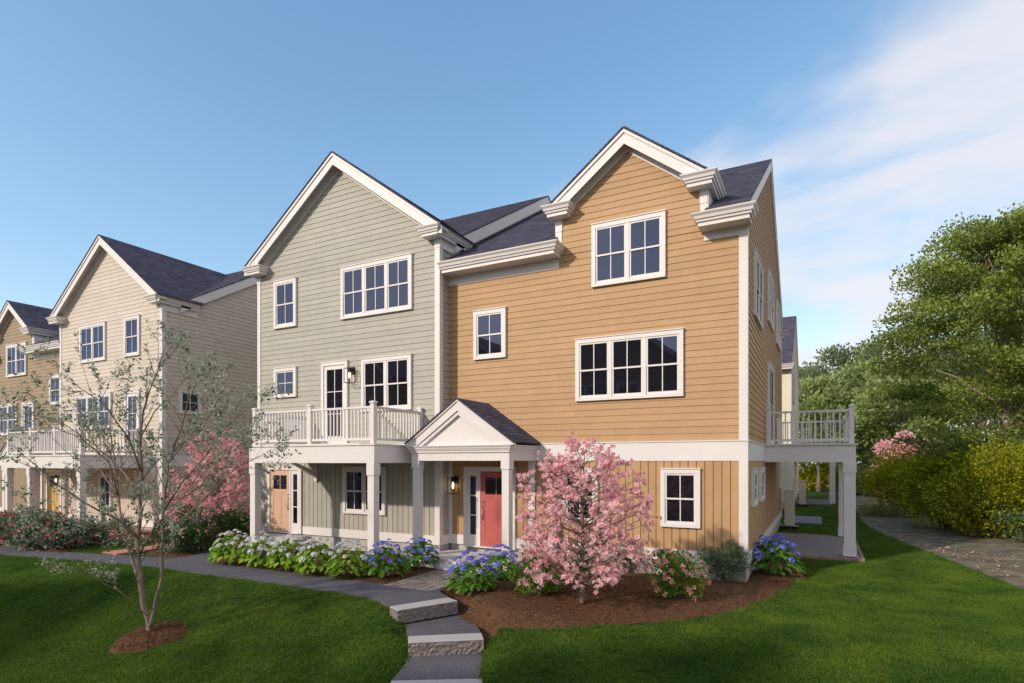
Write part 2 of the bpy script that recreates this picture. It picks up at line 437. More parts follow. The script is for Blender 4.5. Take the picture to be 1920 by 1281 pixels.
def sheet(name, m, include, excludes, res, dz=0.0, rough=0.0, zfun=None, parent=None):
    xs = [p[0] for p in include]; ys = [p[1] for p in include]
    gx = np.arange(min(xs)-res, max(xs)+2*res, res); gy = np.arange(min(ys)-res, max(ys)+2*res, res)
    X, Y = np.meshgrid(gx, gy); sh = X.shape
    Xf, Yf = X.ravel().copy(), Y.ravel().copy()
    for poly in [include] + excludes:         # snap the grid onto the outlines
        qx, qy, d = nearest_on(Xf, Yf, poly); k = d < res*0.55
        Xf[k] = qx[k]; Yf[k] = qy[k]
    idx = np.arange(X.size).reshape(sh)
    q = np.stack([idx[:-1,:-1], idx[:-1,1:], idx[1:,1:], idx[1:,:-1]], -1).reshape(-1, 4)
    cxx = Xf[q].mean(1); cyy = Yf[q].mean(1)
    keep = pip(cxx, cyy, include)
    for poly in excludes: keep &= ~pip(cxx, cyy, poly)
    q = q[keep]
    used, inv = np.unique(q, return_inverse=True); q = inv.reshape(-1, 4)
    Xu, Yu = Xf[used], Yf[used]
    Z = (ground_z(Xu, Yu) if zfun is None else zfun(Xu, Yu)) + dz
    if rough: Z = Z + rng.normal(0, rough, Z.shape)
    return fast_mesh(name, np.stack([Xu, Yu, Z], -1), q, m, parent, smooth=True, sizes=4)

# ---- outlines in plan
bed_left = lv([(388,1055),(440,1061),(512,1070),(615,1082.5),(735,1099)], 0) + [(-8.0, 9.72), (-8.0, 11.75), (-9.3, 11.85), (-9.3, 12.7), (-13.0, 12.7), (-13.0, 11.2), (-14.2, 11.0)]
bed_right = [(-6.75, 11.75), (-6.72, 9.70)] + lv([(815,1109),(852,1124),(866,1146),(905,1161),(960,1169),(1030,1174),(1100,1175),(1180,1173),(1250,1168),(1330,1158),(1400,1142),(1450,1121),(1485,1098),(1494,1082)], 0) + [(-0.15, 13.6), (-0.35, 15.6), (-1.36, 16.4), (-1.36, 13.1), (-6.2, 13.1), (-6.2, 11.75)]
walk = [(-8.0, 9.42), (-6.75, 9.42), (-6.75, 11.8), (-8.0, 11.8)]
patio = [(-1.36, 17.25), (1.02, 17.25), (1.02, 22.4), (-1.36, 22.4)]
strip = lv([(1608,958),(1614,976),(1632,990),(1665,1006),(1710,1024),(1760,1043),(1820,1067),(1880,1091),(1935,1113)], 0) + [(9.0, 17.0), (16, 24), (16, 60), (1.5, 60), (1.4, 34)]
pair1 = [(-15.9, 12.75), (-8.88, 12.75), (-8.88, 13.2), (-1.36, 13.2), (-1.36, 25.8), (-15.9, 25.8)]
pair2 = [(-35.6, 12.75), (-20.95, 12.75), (-20.95, 25.8), (-35.6, 25.8)]
bed_pink = lv([(297,1045.6),(334,1048),(404,1031),(430,1022)], 0) + [(-15.9, 12.2), (-15.9, 14.5), (-20.9, 14.5), (-20.0, 11.9)] + lv([(268,1040)], 0)
bed_red = lv([(-140,1012),(0,1024),(23,1029),(78,1035),(128,1036)], 0) + lv([(165,1024),(200,1018),(290,1013),(330,1006)], 0) + [(-21, 12.7), (-35.6, 12.7), (-38, 10.0)]
lawn_area = [(-48, 1.2), (9, 1.2), (15, 17.5), (12, 60), (-48, 60)]
excl = [path0, land1, land2, land3, bed_left, bed_right, walk, patio, strip, pair1, pair2, bed_pink, bed_red]

g = MB()
g.add([(-900,-900,-1.35),(900,-900,-1.35),(900,900,-1.35),(-900,900,-1.35)], [(0,1,2,3)])
tag(g.build('ground', M['soil']), kind='structure')
def back_z(X, Y): return np.full(X.shape, -0.03)
tag(sheet('terrain', M['soil'], [(-160,14.6),(160,14.6),(160,300),(-160,300)], [], 8.0, zfun=back_z), kind='structure')
tag(sheet('terrain', M['soil'], [(-160,8.6),(-22,8.6),(-22,14.65),(-160,14.65)], [], 2.0, zfun=back_z), kind='structure')
tag(sheet('terrain', M['soil'], [(-22,1.2),(9.5,1.2),(9.5,14.65),(-22,14.65)], [], 0.15, dz=-0.13), kind='structure')
lawn = tag(sheet('lawn', M['lawn'], lawn_area, excl, 0.15), kind='structure')
def chaikin(poly, it=2, keep=()):
    for _ in range(it):
        out = []
        for i, p in enumerate(poly):
            q = poly[(i+1) % len(poly)]
            out += [(p[0]*.75+q[0]*.25, p[1]*.75+q[1]*.25), (p[0]*.25+q[0]*.75, p[1]*.25+q[1]*.75)]
        poly = out
    return poly
def flat_path(poly, z):
    bm = bmesh.new(); vs = [bm.verts.new((x, y, z)) for x, y in chaikin(poly)]
    f = bm.faces.new(vs); r = bmesh.ops.extrude_face_region(bm, geom=[f])
    bmesh.ops.translate(bm, verts=[v for v in r['geom'] if isinstance(v, bmesh.types.BMVert)], vec=(0, 0, -.12))
    bmesh.ops.recalc_face_normals(bm, faces=bm.faces); bmesh.ops.triangulate(bm, faces=[f_ for f_ in bm.faces if len(f_.verts) > 4])
    me = bpy.data.meshes.new('path'); bm.to_mesh(me); bm.free(); me.materials.append(M['asphalt'])
    o = bpy.data.objects.new('path', me); col.objects.link(o); return tag(o, kind='structure')
flat_path(path0, .012); flat_path(land1, LEVELS[1]+.012); flat_path(land2, LEVELS[2]+.012); flat_path(land3, LEVELS[3]+.012)
def mound(h, poly):
    def f(X, Y):
        d = nearest_on(X, Y, poly)[2]
        return ground_z(X, Y) + h*np.clip(d/0.5, 0, 1)**0.6 + 0.02*np.sin(X*3.1+Y*1.7)*np.sin(Y*2.3) + rng.normal(0, 0.008, X.shape)
    return f
tag(sheet('mulch_bed', M['mulch'], bed_left, [], 0.09, zfun=mound(0.05, bed_left)), kind='structure')
tag(sheet('mulch_bed', M['mulch'], bed_right, [], 0.08, zfun=mound(0.07, bed_right)), kind='structure')
tag(sheet('mulch_bed', M['mulch'], bed_pink, [], 0.15, zfun=mound(0.05, bed_pink)), kind='structure')
tag(sheet('mulch_bed', M['mulch'], bed_red, [], 0.2, zfun=mound(0.04, bed_red)), kind='structure')
tag(sheet('woodland_path', M['soil'], strip, [], 0.3, dz=0.01, rough=0.012), kind='structure')

# bark chips lying on the near bed
def in_poly(poly, n):
    xs = [p[0] for p in poly]; ys = [p[1] for p in poly]; out = []
    while len(out) < n:
        X = rng.uniform(min(xs), max(xs), n*3); Y = rng.uniform(min(ys), max(ys), n*3); k = pip(X, Y, poly)
        out += list(zip(X[k], Y[k]))
    return np.array(out[:n])
def chips(poly, n, h, name, m, smin, smax, mnd):
    P = in_poly(poly, n); Z = mnd(P[:,0], P[:,1]) + 0.008
    a = rng.uniform(0, 6.28, n); L = rng.uniform(smin, smax, n); w = L*rng.uniform(0.25, 0.5, n)
    tl = rng.normal(0, 0.25, (n, 2))
    dx = np.stack([np.cos(a), np.sin(a), tl[:,0]], -1)*L[:,None]; dy = np.stack([-np.sin(a), np.cos(a), tl[:,1]], -1)*w[:,None]
    B = np.stack([P[:,0], P[:,1], Z], -1)
    V = np.stack([B-dx, B-dy, B+dx, B+dy], 1).reshape(-1, 3)
    q = np.arange(n*4).reshape(n, 4)
    T = np.concatenate([q[:,[0,1,2]], q[:,[0,2,3]]])
    v = rng.random(n)
    return tag(fast_mesh(name, V, T, m, var=np.concatenate([v, v])), kind='stuff')
tag(chips(bed_right, 9000, 0.07, 'bark_chips', leaf_mat('chips', (0.045, 0.018, 0.007), (0.20, 0.098, 0.045), 0.0, 0.9, 0.1), 0.012, 0.035, mound(0.07, bed_right)), 'loose brown bark chips covering the right mulch bed', 'bark chips')
chipm = leaf_mat('chips_b', (0.045, 0.018, 0.007), (0.18, 0.09, 0.042), 0.0, 0.9, 0.1)
tag(chips(bed_left, 3000, 0.05, 'bark_chips', chipm, 0.012, 0.035, mound(0.05, bed_left)), 'loose brown bark chips under the white hydrangeas', 'bark chips')
tag(chips(lv([(1700,1015),(1900,1040),(1930,1105),(1780,1045)], 0), 260, 0, 'leaf_litter', M['litter'], 0.03, 0.07, lambda X, Y: ground_z(X, Y)+0.03), 'pale fallen leaves littering the bare soil below the hedge', 'fallen leaves')

# pavers of the little walk and the red brick strips
paver_me = None
def paving(name, label, x0, y0, x1, y1, pw, pl, m, z=0.0, ang=0.0):
    root = tag(empty(name, (x0, y0, z), ang), kind='structure')
    mb = MB(); e = 0.006
    mb.loft([[(e,e,-0.05),(pw-e,e,-0.05),(pw-e,pl-e,-0.05),(e,pl-e,-0.05)],[(e,e,0.022),(pw-e,e,0.022),(pw-e,pl-e,0.022),(e,pl-e,0.022)],
             [(e+.008,e+.008,0.03),(pw-e-.008,e+.008,0.03),(pw-e-.008,pl-e-.008,0.03),(e+.008,pl-e-.008,0.03)]])
    first = mb.build('paver', m, root)
    nx, ny = int((x1-x0)/pw), int((y1-y0)/pl); k = 0
    for j in range(ny):
        for i in range(nx):
            o = first if k == 0 else first.copy()
            if k: col.objects.link(o)
            o.parent = root
            o.location = (i*pw + (pw/2 if j % 2 else 0)*0.0 + random.uniform(-.003, .003), j*pl, random.uniform(-0.004, 0.004)); k += 1
    bed = MB().box(-0.02, nx*pw+0.02, -0.02, ny*pl+0.02, -0.06, 0.012).build('sand_bed', M['soil'], root)
    return root
paving('paver_walk', '', -7.98, 9.42, -6.75, 11.8, 0.205, 0.14, M['paver'], z=-0.012)

# granite steps
def step(pa, pb, zt, depth, label):
    a, b = Vector((*pa, 0)), Vector((*pb, 0)); d = (b-a).normalized(); n = Vector((-d.y, d.x, 0))
    root = tag(empty('granite_step', (*(a+b)[:2], 0)), label, 'step', 'granite steps in the curving path')
    root.location = ((a.x+b.x)/2, (a.y+b.y)/2, zt-0.2)
    o = root.location
    mb = MB(); L = (b-a).length; nx, nz = 26, 5
    vs = []; fs = []
    for k in range(nz+1):                     # split face: uneven rock
        for i in range(nx+1):
            j = 0.0 if k == nz else random.uniform(-0.013, 0.012)
            p = a + d*(L*i/nx) - n*j; vs.append((p.x, p.y, zt-0.02-0.215*(1-k/nz)))
    for k in range(nz):
        for i in range(nx): fs.append((k*(nx+1)+i, k*(nx+1)+i+1, (k+1)*(nx+1)+i+1, (k+1)*(nx+1)+i))
    mb.add(vs, fs); mb.build('riser', M['rough_granite'], root, tuple(o), recalc=False)
    def slab(mb, e, z0, z1, f0=0.0):
        c = [a-d*e+n*f0, b+d*e+n*f0, b+d*e+n*depth, a-d*e+n*depth]
        mb.loft([[(p.x, p.y, z0) for p in c], [(p.x, p.y, z1) for p in c]])
    slab(mb2 := MB(), -0.003, zt-0.235, zt-0.022, 0.02); mb2.build('block', M['rough_granite'], root, tuple(o))
    slab(mb3 := MB(), 0.0, zt-0.02, zt); mb3.build('tread', M['granite'], root, tuple(o), bevel=0.006)
s1 = lv([(746,1145),(858,1127)], 0.02); step(s1[0], s1[1], 0.025, 0.34, 'uppermost granite step where the curving path meets the mulch bed')
s2 = lv([(765,1205.5),(907,1199)], LEVELS[1]+0.02); step(s2[0], s2[1], LEVELS[1]+0.025, 0.34, 'middle granite step with a rough split face crossing the path')
s3 = lv([(726,1296),(905,1292)], LEVELS[2]+0.02); step(s3[0], s3[1], LEVELS[2]+0.025, 0.36, 'lowest granite step, only its top edge at the bottom of the picture')

# ================================================================== HOUSES
def clip_poly(poly, z0, z1):                 # convex polygon of (s, z), kept between two heights
    def half(pl, zc, up):
        out = []
        for i, p in enumerate(pl):
            q = pl[(i+1) % len(pl)]
            a, b = ((p[1]-zc) if up else (zc-p[1])), ((q[1]-zc) if up else (zc-q[1]))
            if a >= 0: out.append(p)
            if (a > 0 and b < 0) or (a < 0 and b > 0):
                t = a/(a-b); out.append((p[0]+(q[0]-p[0])*t, p[1]+(q[1]-p[1])*t))
        return out
    r = half(poly, z0, True)
    return half(r, z1, False) if len(r) > 2 else []

class House:
    def __init__(h, name, label, base, xf=None, siding='tan'):
        h.root = tag(empty(name, base), label, 'house')
        h.o = tuple(base); h.xf = xf; h.sid = M[siding]
    def mb(h):
        MB.XF = h.xf; return MB()
    def put(h, mb, name, m, parent=None, **kw):
        return mb.build(name, M[m] if isinstance(m, str) else m, parent or h.root, origin=h.o, **kw)
    def box(h, name, m, *b, parent=None, **kw): return h.put(h.mb().box(*b), name, m, parent, **kw)
    # --- walls
    def wall(h, P, poly, thick, laps=True, zs=3.03, expo=0.152, name='wall'):
        b = h.mb(); b.loft([[P(s, z, -0.004) for s, z in poly], [P(s, z, -thick) for s, z in poly]])
        w = h.put(b, name, h.sid)
        if laps: h.lap(P, poly, w, zs, expo)
        return w
    def lap(h, P, poly, w, zs, expo=0.152):
        top = max(p[1] for p in poly); z = zs
        while z < top - 0.02:
            c = clip_poly(poly, z, min(z+expo-0.003, top))
            if len(c) >= 3:
                def d(zv): return 0.021 - 0.013*(zv-z)/expo
                sa, sb = min(p[0] for p in c), max(p[0] for p in c); cuts = [sa]; nc = int((sb-sa)/4.2)
                for q in range(nc): cuts.append(sa+(sb-sa)*(q+1)/(nc+1)+random.uniform(-1.1, 1.1))
                cuts.append(sb)
                for ca, cb in zip(cuts[:-1], cuts[1:]):
                    sw = [(zv, s) for s, zv in c]                      # clip the course along its length
                    pc = clip_poly(sw, ca+(.0012 if ca > sa else -1), cb-(.0012 if cb < sb else -1))
                    if len(pc) < 3: continue
                    pc = [(s, zv) for zv, s in pc]; j_ = random.uniform(0, .0015)
                    b = h.mb(); b.loft([[P(s, zv, d(zv)+j_) for s, zv in pc], [P(s, zv, 0.0) for s, zv in pc]])
                    h.put(b, 'siding_board', h.sid, w)
            z += expo
    def planks(h, P, s0, s1, z0, z1, w, pitch=0.178):
        n = max(1, round((s1-s0)/pitch)); pw = (s1-s0)/n
        for i in range(n):
            a = s0+i*pw+0.006; e = s0+(i+1)*pw-0.006
            b = h.mb(); b.loft([[P(a, z0, 0), P(e, z0, 0), P(e, z1, 0), P(a, z1, 0)], [P(a, z0, .012), P(e, z0, .012), P(e, z1, .012), P(a, z1, .012)],
                                [P(a+.005, z0, .018), P(e-.005, z0, .018), P(e-.005, z1, .018), P(a+.005, z1, .018)]])
            h.put(b, 'plank', h.sid, w)
    def slab(h, P, s0, s1, z0, z1, d0, d1, b=None):
        b = b or h.mb()
        return b.loft([[P(s0,z0,d0), P(s1,z0,d0), P(s1,z1,d0), P(s0,z1,d0)], [P(s0,z0,d1), P(s1,z0,d1), P(s1,z1,d1), P(s0,z1,d1)]])
    # --- windows: casing > sash, pane
    def window(h, P, s0, s1, z0, z1, n=1, kind='hung', cas=0.095):
        P0 = P; P = lambda s_, z_, d_: P0(s_, z_, d_+.022 if d_ > 0 else 0.0)
        b = h.mb()
        h.slab(P, s0, s0+cas, z0, z1, 0, .062, b); h.slab(P, s1-cas, s1, z0, z1, 0, .062, b)
        h.slab(P, s0+cas, s1-cas, z1-cas*1.05, z1, 0, .062, b); h.slab(P, s0+cas, s1-cas, z0, z0+cas*0.75, 0, .064, b)
        h.slab(P, s0-.012, s1+.012, z1+.001, z1+.022, 0, .082, b)
        mul = 0.075; us = s0+cas; ue = s1-cas; uw = (ue-us-(n-1)*mul)/n
        for i in range(n-1):
            m0 = us+(i+1)*uw+i*mul; h.slab(P, m0, m0+mul, z0+cas*.75, z1-cas*1.05, 0, .056, b)
        w = h.put(b, 'window', 'trim')
        zb, zt = z0+cas*.75, z1-cas*1.05
        for i in range(n):
            a = us+i*(uw+mul); e = a+uw; zm = (zb+zt)/2
            rows = [(zm-.02, zt, .046), (zb, zm+.02, .032)] if kind == 'hung' else [(zb, zt, .04)]
            for (r0, r1, d) in rows:
                fr = 0.042; q = h.mb()
                h.slab(P, a, a+fr, r0, r1, .004, d, q); h.slab(P, e-fr, e, r0, r1, .004, d, q)
                bot = 0.062 if (kind == 'hung' and d < .04) else 0.04
                h.slab(P, a+fr, e-fr, r0, r0+bot, .004, d, q); h.slab(P, a+fr, e-fr, r1-.04, r1, .004, d, q)
                mid = (a+e)/2; h.slab(P, mid-.011, mid+.011, r0+bot, r1-.04, .004, d-.004, q)
                if kind == 'four':
                    h.slab(P, a+fr, mid-.011, (r0+r1)/2-.011, (r0+r1)/2+.011, .004, d-.006, q); h.slab(P, mid+.011, e-fr, (r0+r1)/2-.011, (r0+r1)/2+.011, .004, d-.006, q)
                h.put(q, 'sash', 'trim', w)
                vs = [(r0+bot, r1-.04)] if kind != 'four' else [(r0+bot, (r0+r1)/2-.011), ((r0+r1)/2+.011, r1-.04)]
                for (p0, p1) in vs:
                    for (g0, g1) in ((a+fr, mid-.011), (mid+.011, e-fr)):
                        h.put(h.slab(P, g0, g1, p0, p1, .0, d-.014), 'pane', 'glass', w)
        return w
    # --- entrance door with one side light: frame > panel pieces
    def entrance(h, P, s0, s1, z0, z1, paint, light_first=True, handle=True):
        P0 = P; P = lambda s_, z_, d_: P0(s_, z_, d_+.012 if d_ > 0 else 0.0)
        b = h.mb(); cas = 0.10
        h.slab(P, s0, s0+cas, z0, z1, 0, .065, b); h.slab(P, s1-cas, s1, z0, z1, 0, .065, b); h.slab(P, s0+cas, s1-cas, z1-cas, z1, 0, .065, b)
        h.slab(P, s0-.01, s1+.01, z1+.001, z1+.02, 0, .08, b); h.slab(P, s0+cas, s1-cas, z0, z0+.03, 0, .09, b)
        a, e = s0+cas, s1-cas; sw = 0.36
        ls, le, ds, de = (a, a+sw, a+sw+.05, e) if light_first else (e-sw, e, a, e-sw-.05)
        mu = (a+sw, a+sw+.05) if light_first else (e-sw-.05, e-sw)
        h.slab(P, mu[0], mu[1], z0+.03, z1-cas, 0, .05, b)
        h.slab(P, ls, le, z0+.03, z0+.32, 0, .032, b); h.slab(P, ls, le, z1-cas-.13, z1-cas, 0, .032, b)
        h.slab(P, ls, ls+.09, z0+.32, z1-cas-.13, 0, .032, b); h.slab(P, le-.09, le, z0+.32, z1-cas-.13, 0, .032, b)
        pz0, pz1 = z0+.32, z1-cas-.13; ph = (pz1-pz0)/3
        for k in (1, 2): h.slab(P, ls+.09, le-.09, pz0+k*ph-.014, pz0+k*ph+.014, 0, .03, b)
        fr = h.put(b, 'entrance', 'trim')
        for k in range(3): h.put(h.slab(P, ls+.09, le-.09, pz0+k*ph+.014*(k > 0), pz0+(k+1)*ph-.014*(k < 2), 0, .018), 'pane', 'glass', fr)
        dz0, dz1 = z0+.03, z1-cas
        b = h.mb(); gw0, gw1 = ds+.14, de-.14; gz0, gz1 = dz1-.60, dz1-.17
        h.slab(P, ds, gw0, dz0, dz1, 0, .03, b); h.slab(P, gw1, de, dz0, dz1, 0, .03, b)
        h.slab(P, gw0, gw1, gz1, dz1, 0, .03, b); h.slab(P, gw0, gw1, gz0-.09, gz0, 0, .03, b); h.slab(P, gw0, gw1, dz0, dz0+.2, 0, .03, b)
        md = (gw0+gw1)/2; h.slab(P, md-.05, md+.05, dz0+.2, gz0-.09, 0, .03, b); h.slab(P, md-.012, md+.012, gz0, gz1, 0, .028, b)
        h.slab(P, gw0, md-.05, dz0+.2, gz0-.09, 0, .021, b); h.slab(P, md+.05, gw1, dz0+.2, gz0-.09, 0, .021, b)
        h.put(b, 'door', paint, fr)
        h.put(h.slab(P, gw0, md-.012, gz0, gz1, 0, .014), 'pane', 'glass', fr); h.put(h.slab(P, md+.012, gw1, gz0, gz1, 0, .014), 'pane', 'glass', fr)
        hs = ds+.07 if light_first else de-.07
        b = h.mb()
        b.tube([P(hs, dz0+.72, .03), P(hs, dz0+.74, .065), P(hs, dz0+.85, .08), P(hs, dz0+.96, .065), P(hs, dz0+.99, .03)], [.012]*5, 8)
        for zc, r in ((dz0+1.06, .028), (dz0+1.18, .032), (dz0+.70, .02)): b.tube([P(hs, zc, .028), P(hs, zc, .05), P(hs, zc, .056)], [r, r, r*.6], 12)
        h.put(b, 'door_handle', 'nickel', fr)
        return fr
    def glazed_door(h, P, s0, s1, z0, z1, cas=.095):
        P0 = P; P = lambda s_, z_, d_: P0(s_, z_, d_+.016 if d_ > 0 else 0.0)
        b = h.mb()
        h.slab(P, s0, s0+cas, z0, z1, 0, .065, b); h.slab(P, s1-cas, s1, z0, z1, 0, .065, b); h.slab(P, s0+cas, s1-cas, z1-cas, z1, 0, .065, b)
        h.slab(P, s0-.01, s1+.01, z1+.001, z1+.02, 0, .08, b)
        fr = h.put(b, 'entrance', 'trim'); a, e = s0+cas, s1-cas; b = h.mb()
        h.slab(P, a, a+.11, z0, z1-cas, 0, .035, b); h.slab(P, e-.11, e, z0, z1-cas, 0, .035, b); h.slab(P, a+.11, e-.11, z1-cas-.12, z1-cas, 0, .035, b); h.slab(P, a+.11, e-.11, z0, z0+.26, 0, .035, b)
        md = (a+e)/2; p0, p1 = z0+.26, z1-cas-.12; zs = [p0+(p1-p0)*k/3 for k in range(4)]
        h.slab(P, md-.011, md+.011, p0, p1, 0, .03, b)
        for zc in zs[1:3]: h.slab(P, a+.11, md-.011, zc-.011, zc+.011, 0, .029, b); h.slab(P, md+.011, e-.11, zc-.011, zc+.011, 0, .029, b)
        h.put(b, 'door', 'trim', fr)
        for k in range(3):
            for g0, g1 in ((a+.11, md-.011), (md+.011, e-.11)):
                h.put(h.slab(P, g0, g1, zs[k]+.011*(k > 0), zs[k+1]-.011*(k < 2), 0, .018), 'pane', 'glass', fr)
    # --- trim
    def cornice(h, x0, x1, y0, y1, zt, L=1, Rr=1, Fr=1, Bk=0, name='cornice', scale=1.0, zb=None):
        prof = [(-.27, -.01), (-.27, 0), (-.19, 0), (-.185, .035), (-.135, .045), (-.13, .07), (-.075, .085), (-.03, .125), (0, .13)]
        y0 -= .014; b = h.mb(); rings = []
        for z, e in prof:
            z *= scale; e *= scale
            rings.append([(x0-e*L, y0-e*Fr, zt+z), (x1+e*Rr, y0-e*Fr, zt+z), (x1+e*Rr, y1+e*Bk, zt+z), (x0-e*L, y1+e*Bk, zt+z)])
        b.loft(rings); return h.put(b, name, 'trim')
    def roof_plane(h, corners, thick=0.03, name='roof', parent=None, course=0.14):
        """corners: eave-start, eave-end, ridge-end, ridge-start; laid in stepped courses"""
        e0, e1, r1, r0 = [Vector(c) for c in corners]
        L = ((r0-e0).length+(r1-e1).length)/2; n = max(2, int(L/course))
        nrm = (e1-e0).cross(r0-e0).normalized()
        if nrm.z < 0: nrm = -nrm
        verts = []; faces = []; uvs = []
        a = (e1-e0).normalized()
        for k in range(n):
            f0, f1 = k/n, (k+1)/n
            p = [e0.lerp(r0, f0), e1.lerp(r1, f0), e1.lerp(r1, f1), e0.lerp(r0, f1)]
            up = [p[0]+nrm*(thick+.006), p[1]+nrm*(thick+.006), p[2]+nrm*thick, p[3]+nrm*thick]
            b = len(verts); verts += up+[p[0]+nrm*thick*.99, p[1]+nrm*thick*.99]
            uvq = [((q-e0).dot(a)+17.3*k*0.0, k*course+(0.002 if i < 2 else course-.002)) for i, q in enumerate(up)]
            faces.append((b, b+1, b+2, b+3)); uvs += uvq
            faces.append((b+4, b+5, b+1, b)); uvs += [uvq[0], uvq[1], uvq[1], uvq[0]]
        b = len(verts); verts += [e0, e1, r1, r0, e0+nrm*thick, e1+nrm*thick, r1+nrm*thick, r0+nrm*thick]
        for f in [(3,2,1,0), (0,1,5,4), (1,2,6,5), (2,3,7,6), (3,0,4,7)]:
            faces.append(tuple(b+i for i in f)); uvs += [(verts[b+i].x+verts[b+i].y, verts[b+i].z) for i in f]
        xf = h.xf or (lambda p: tuple(p))
        vv = [xf(tuple(v)) for v in verts]
        me = bpy.data.meshes.new(name)
        me.from_pydata([(x-h.o[0], y-h.o[1], z-h.o[2]) for x, y, z in vv], [], faces)
        uvl = me.uv_layers.new(name='UVMap')
        uvl.data.foreach_set('uv', np.array(uvs, np.float32).ravel())
        me.materials.append(M['roof'])
        o = bpy.data.objects.new(name, me); col.objects.link(o); o.parent = parent or h.root
        return o
    def rakes(h, xc, half, za, slope, yf, yw, cut=None, parent=None, w=0.24):
        """front gable: fascia, crown, soffit and frieze following both slopes"""
        for sd in (-1, 1):
            def z(x): return za - slope*abs(x-xc)
            xe = xc+sd*half
            def band(b, t0, t1, y0, y1, x0=xc, x1=xe):
                b.prism([(x0, y0, z(x0)-t0), (x1, y0, z(x1)-t0), (x1, y0, z(x1)-t1), (x0, y0, z(x0)-t1)], (0, y1-y0, 0))
            b = h.mb()
            band(b, .0, .075, yf-.03, yf+.02); t1 = .085+w; b.prism([(xc, yf, z(xc)-.075), (xe, yf, z(xe)-.075), (xe, yf, z(xe)-.2), (xe-sd*.24, yf, z(xe-sd*.24)-t1), (xc, yf, z(xc)-t1)], (0, .02, 0))
            band(b, .04, .07, yf+.021, yw)                     # soffit
            band(b, .075, .40, yw-.035, yw, x1=xe-sd*.45)                    # frieze on the wall
            h.put(b, 'rake_board', 'trim', parent)
    def column(h, x, y, z0, z1, w=0.2, parent=None, cap=0.3):
        b = h.mb(); e = w/2
        b.box(x-e, x+e, y-e, y+e, z0+.26, z1-cap); b.box(x-e-.018, x+e+.018, y-e-.018, y+e+.018, z0, z0+.26); b.box(x-e-.018, x+e+.018, y-e-.018, y+e+.018, z1-cap, z1)
        return h.put(b, 'column', 'trim', parent, bevel=0.006)
    def railing(h, pts, z, parent, nsec=None, ht=0.90, spacing=0.115):
        """pts: list of plan points; a post at each, rails and balusters between"""
        for (x, y) in pts:
            b = h.mb(); b.box(x-.055, x+.055, y-.055, y+.055, z, z+ht+.07)
            b.loft([[(x-.075, y-.075, z+ht+.07), (x+.075, y-.075, z+ht+.07), (x+.075, y+.075, z+ht+.07), (x-.075, y+.075, z+ht+.07)],
                    [(x-.075, y-.075, z+ht+.1), (x+.075, y-.075, z+ht+.1), (x+.075, y+.075, z+ht+.1), (x-.075, y+.075, z+ht+.1)],
                    [(x-.03, y-.03, z+ht+.125), (x+.03, y-.03, z+ht+.125), (x+.03, y+.03, z+ht+.125), (x-.03, y+.03, z+ht+.125)]])
            h.put(b, 'railing_post', 'trim', parent)
        for (p, q) in zip(pts[:-1], pts[1:]):
            p = Vector((*p, 0)); q = Vector((*q, 0)); d = (q-p).normalized(); n = Vector((-d.y, d.x, 0)); L = (q-p).length
            def bar(b, s0, s1, w, za, zb):
                c = [p+d*s0+n*w, p+d*s1+n*w, p+d*s1-n*w, p+d*s0-n*w]
                b.loft([[(v.x, v.y, za) for v in c], [(v.x, v.y, zb) for v in c]])
            b = h.mb(); bar(b, .055, L-.055, .038, z+ht-.05, z+ht); h.put(b, 'top_rail', 'trim', parent)
            b = h.mb(); bar(b, .055, L-.055, .03, z+.08, z+.14); h.put(b, 'bottom_rail', 'trim', parent)
            nb = max(1, int((L-.11)/spacing)); pitch = (L-.11)/nb
            for k in range(nb):
                sc = .055+(k+.5)*pitch; b = h.mb(); bar(b, sc-.016, sc+.016, .016, z+.14, z+ht-.05); h.put(b, 'baluster', 'trim', parent)

def front_plane(Y): return lambda s, z, d: (s, Y-d, z)
def side_plane(X): return lambda s, z, d: (X+d, s, z)
SLOPE = 0.594

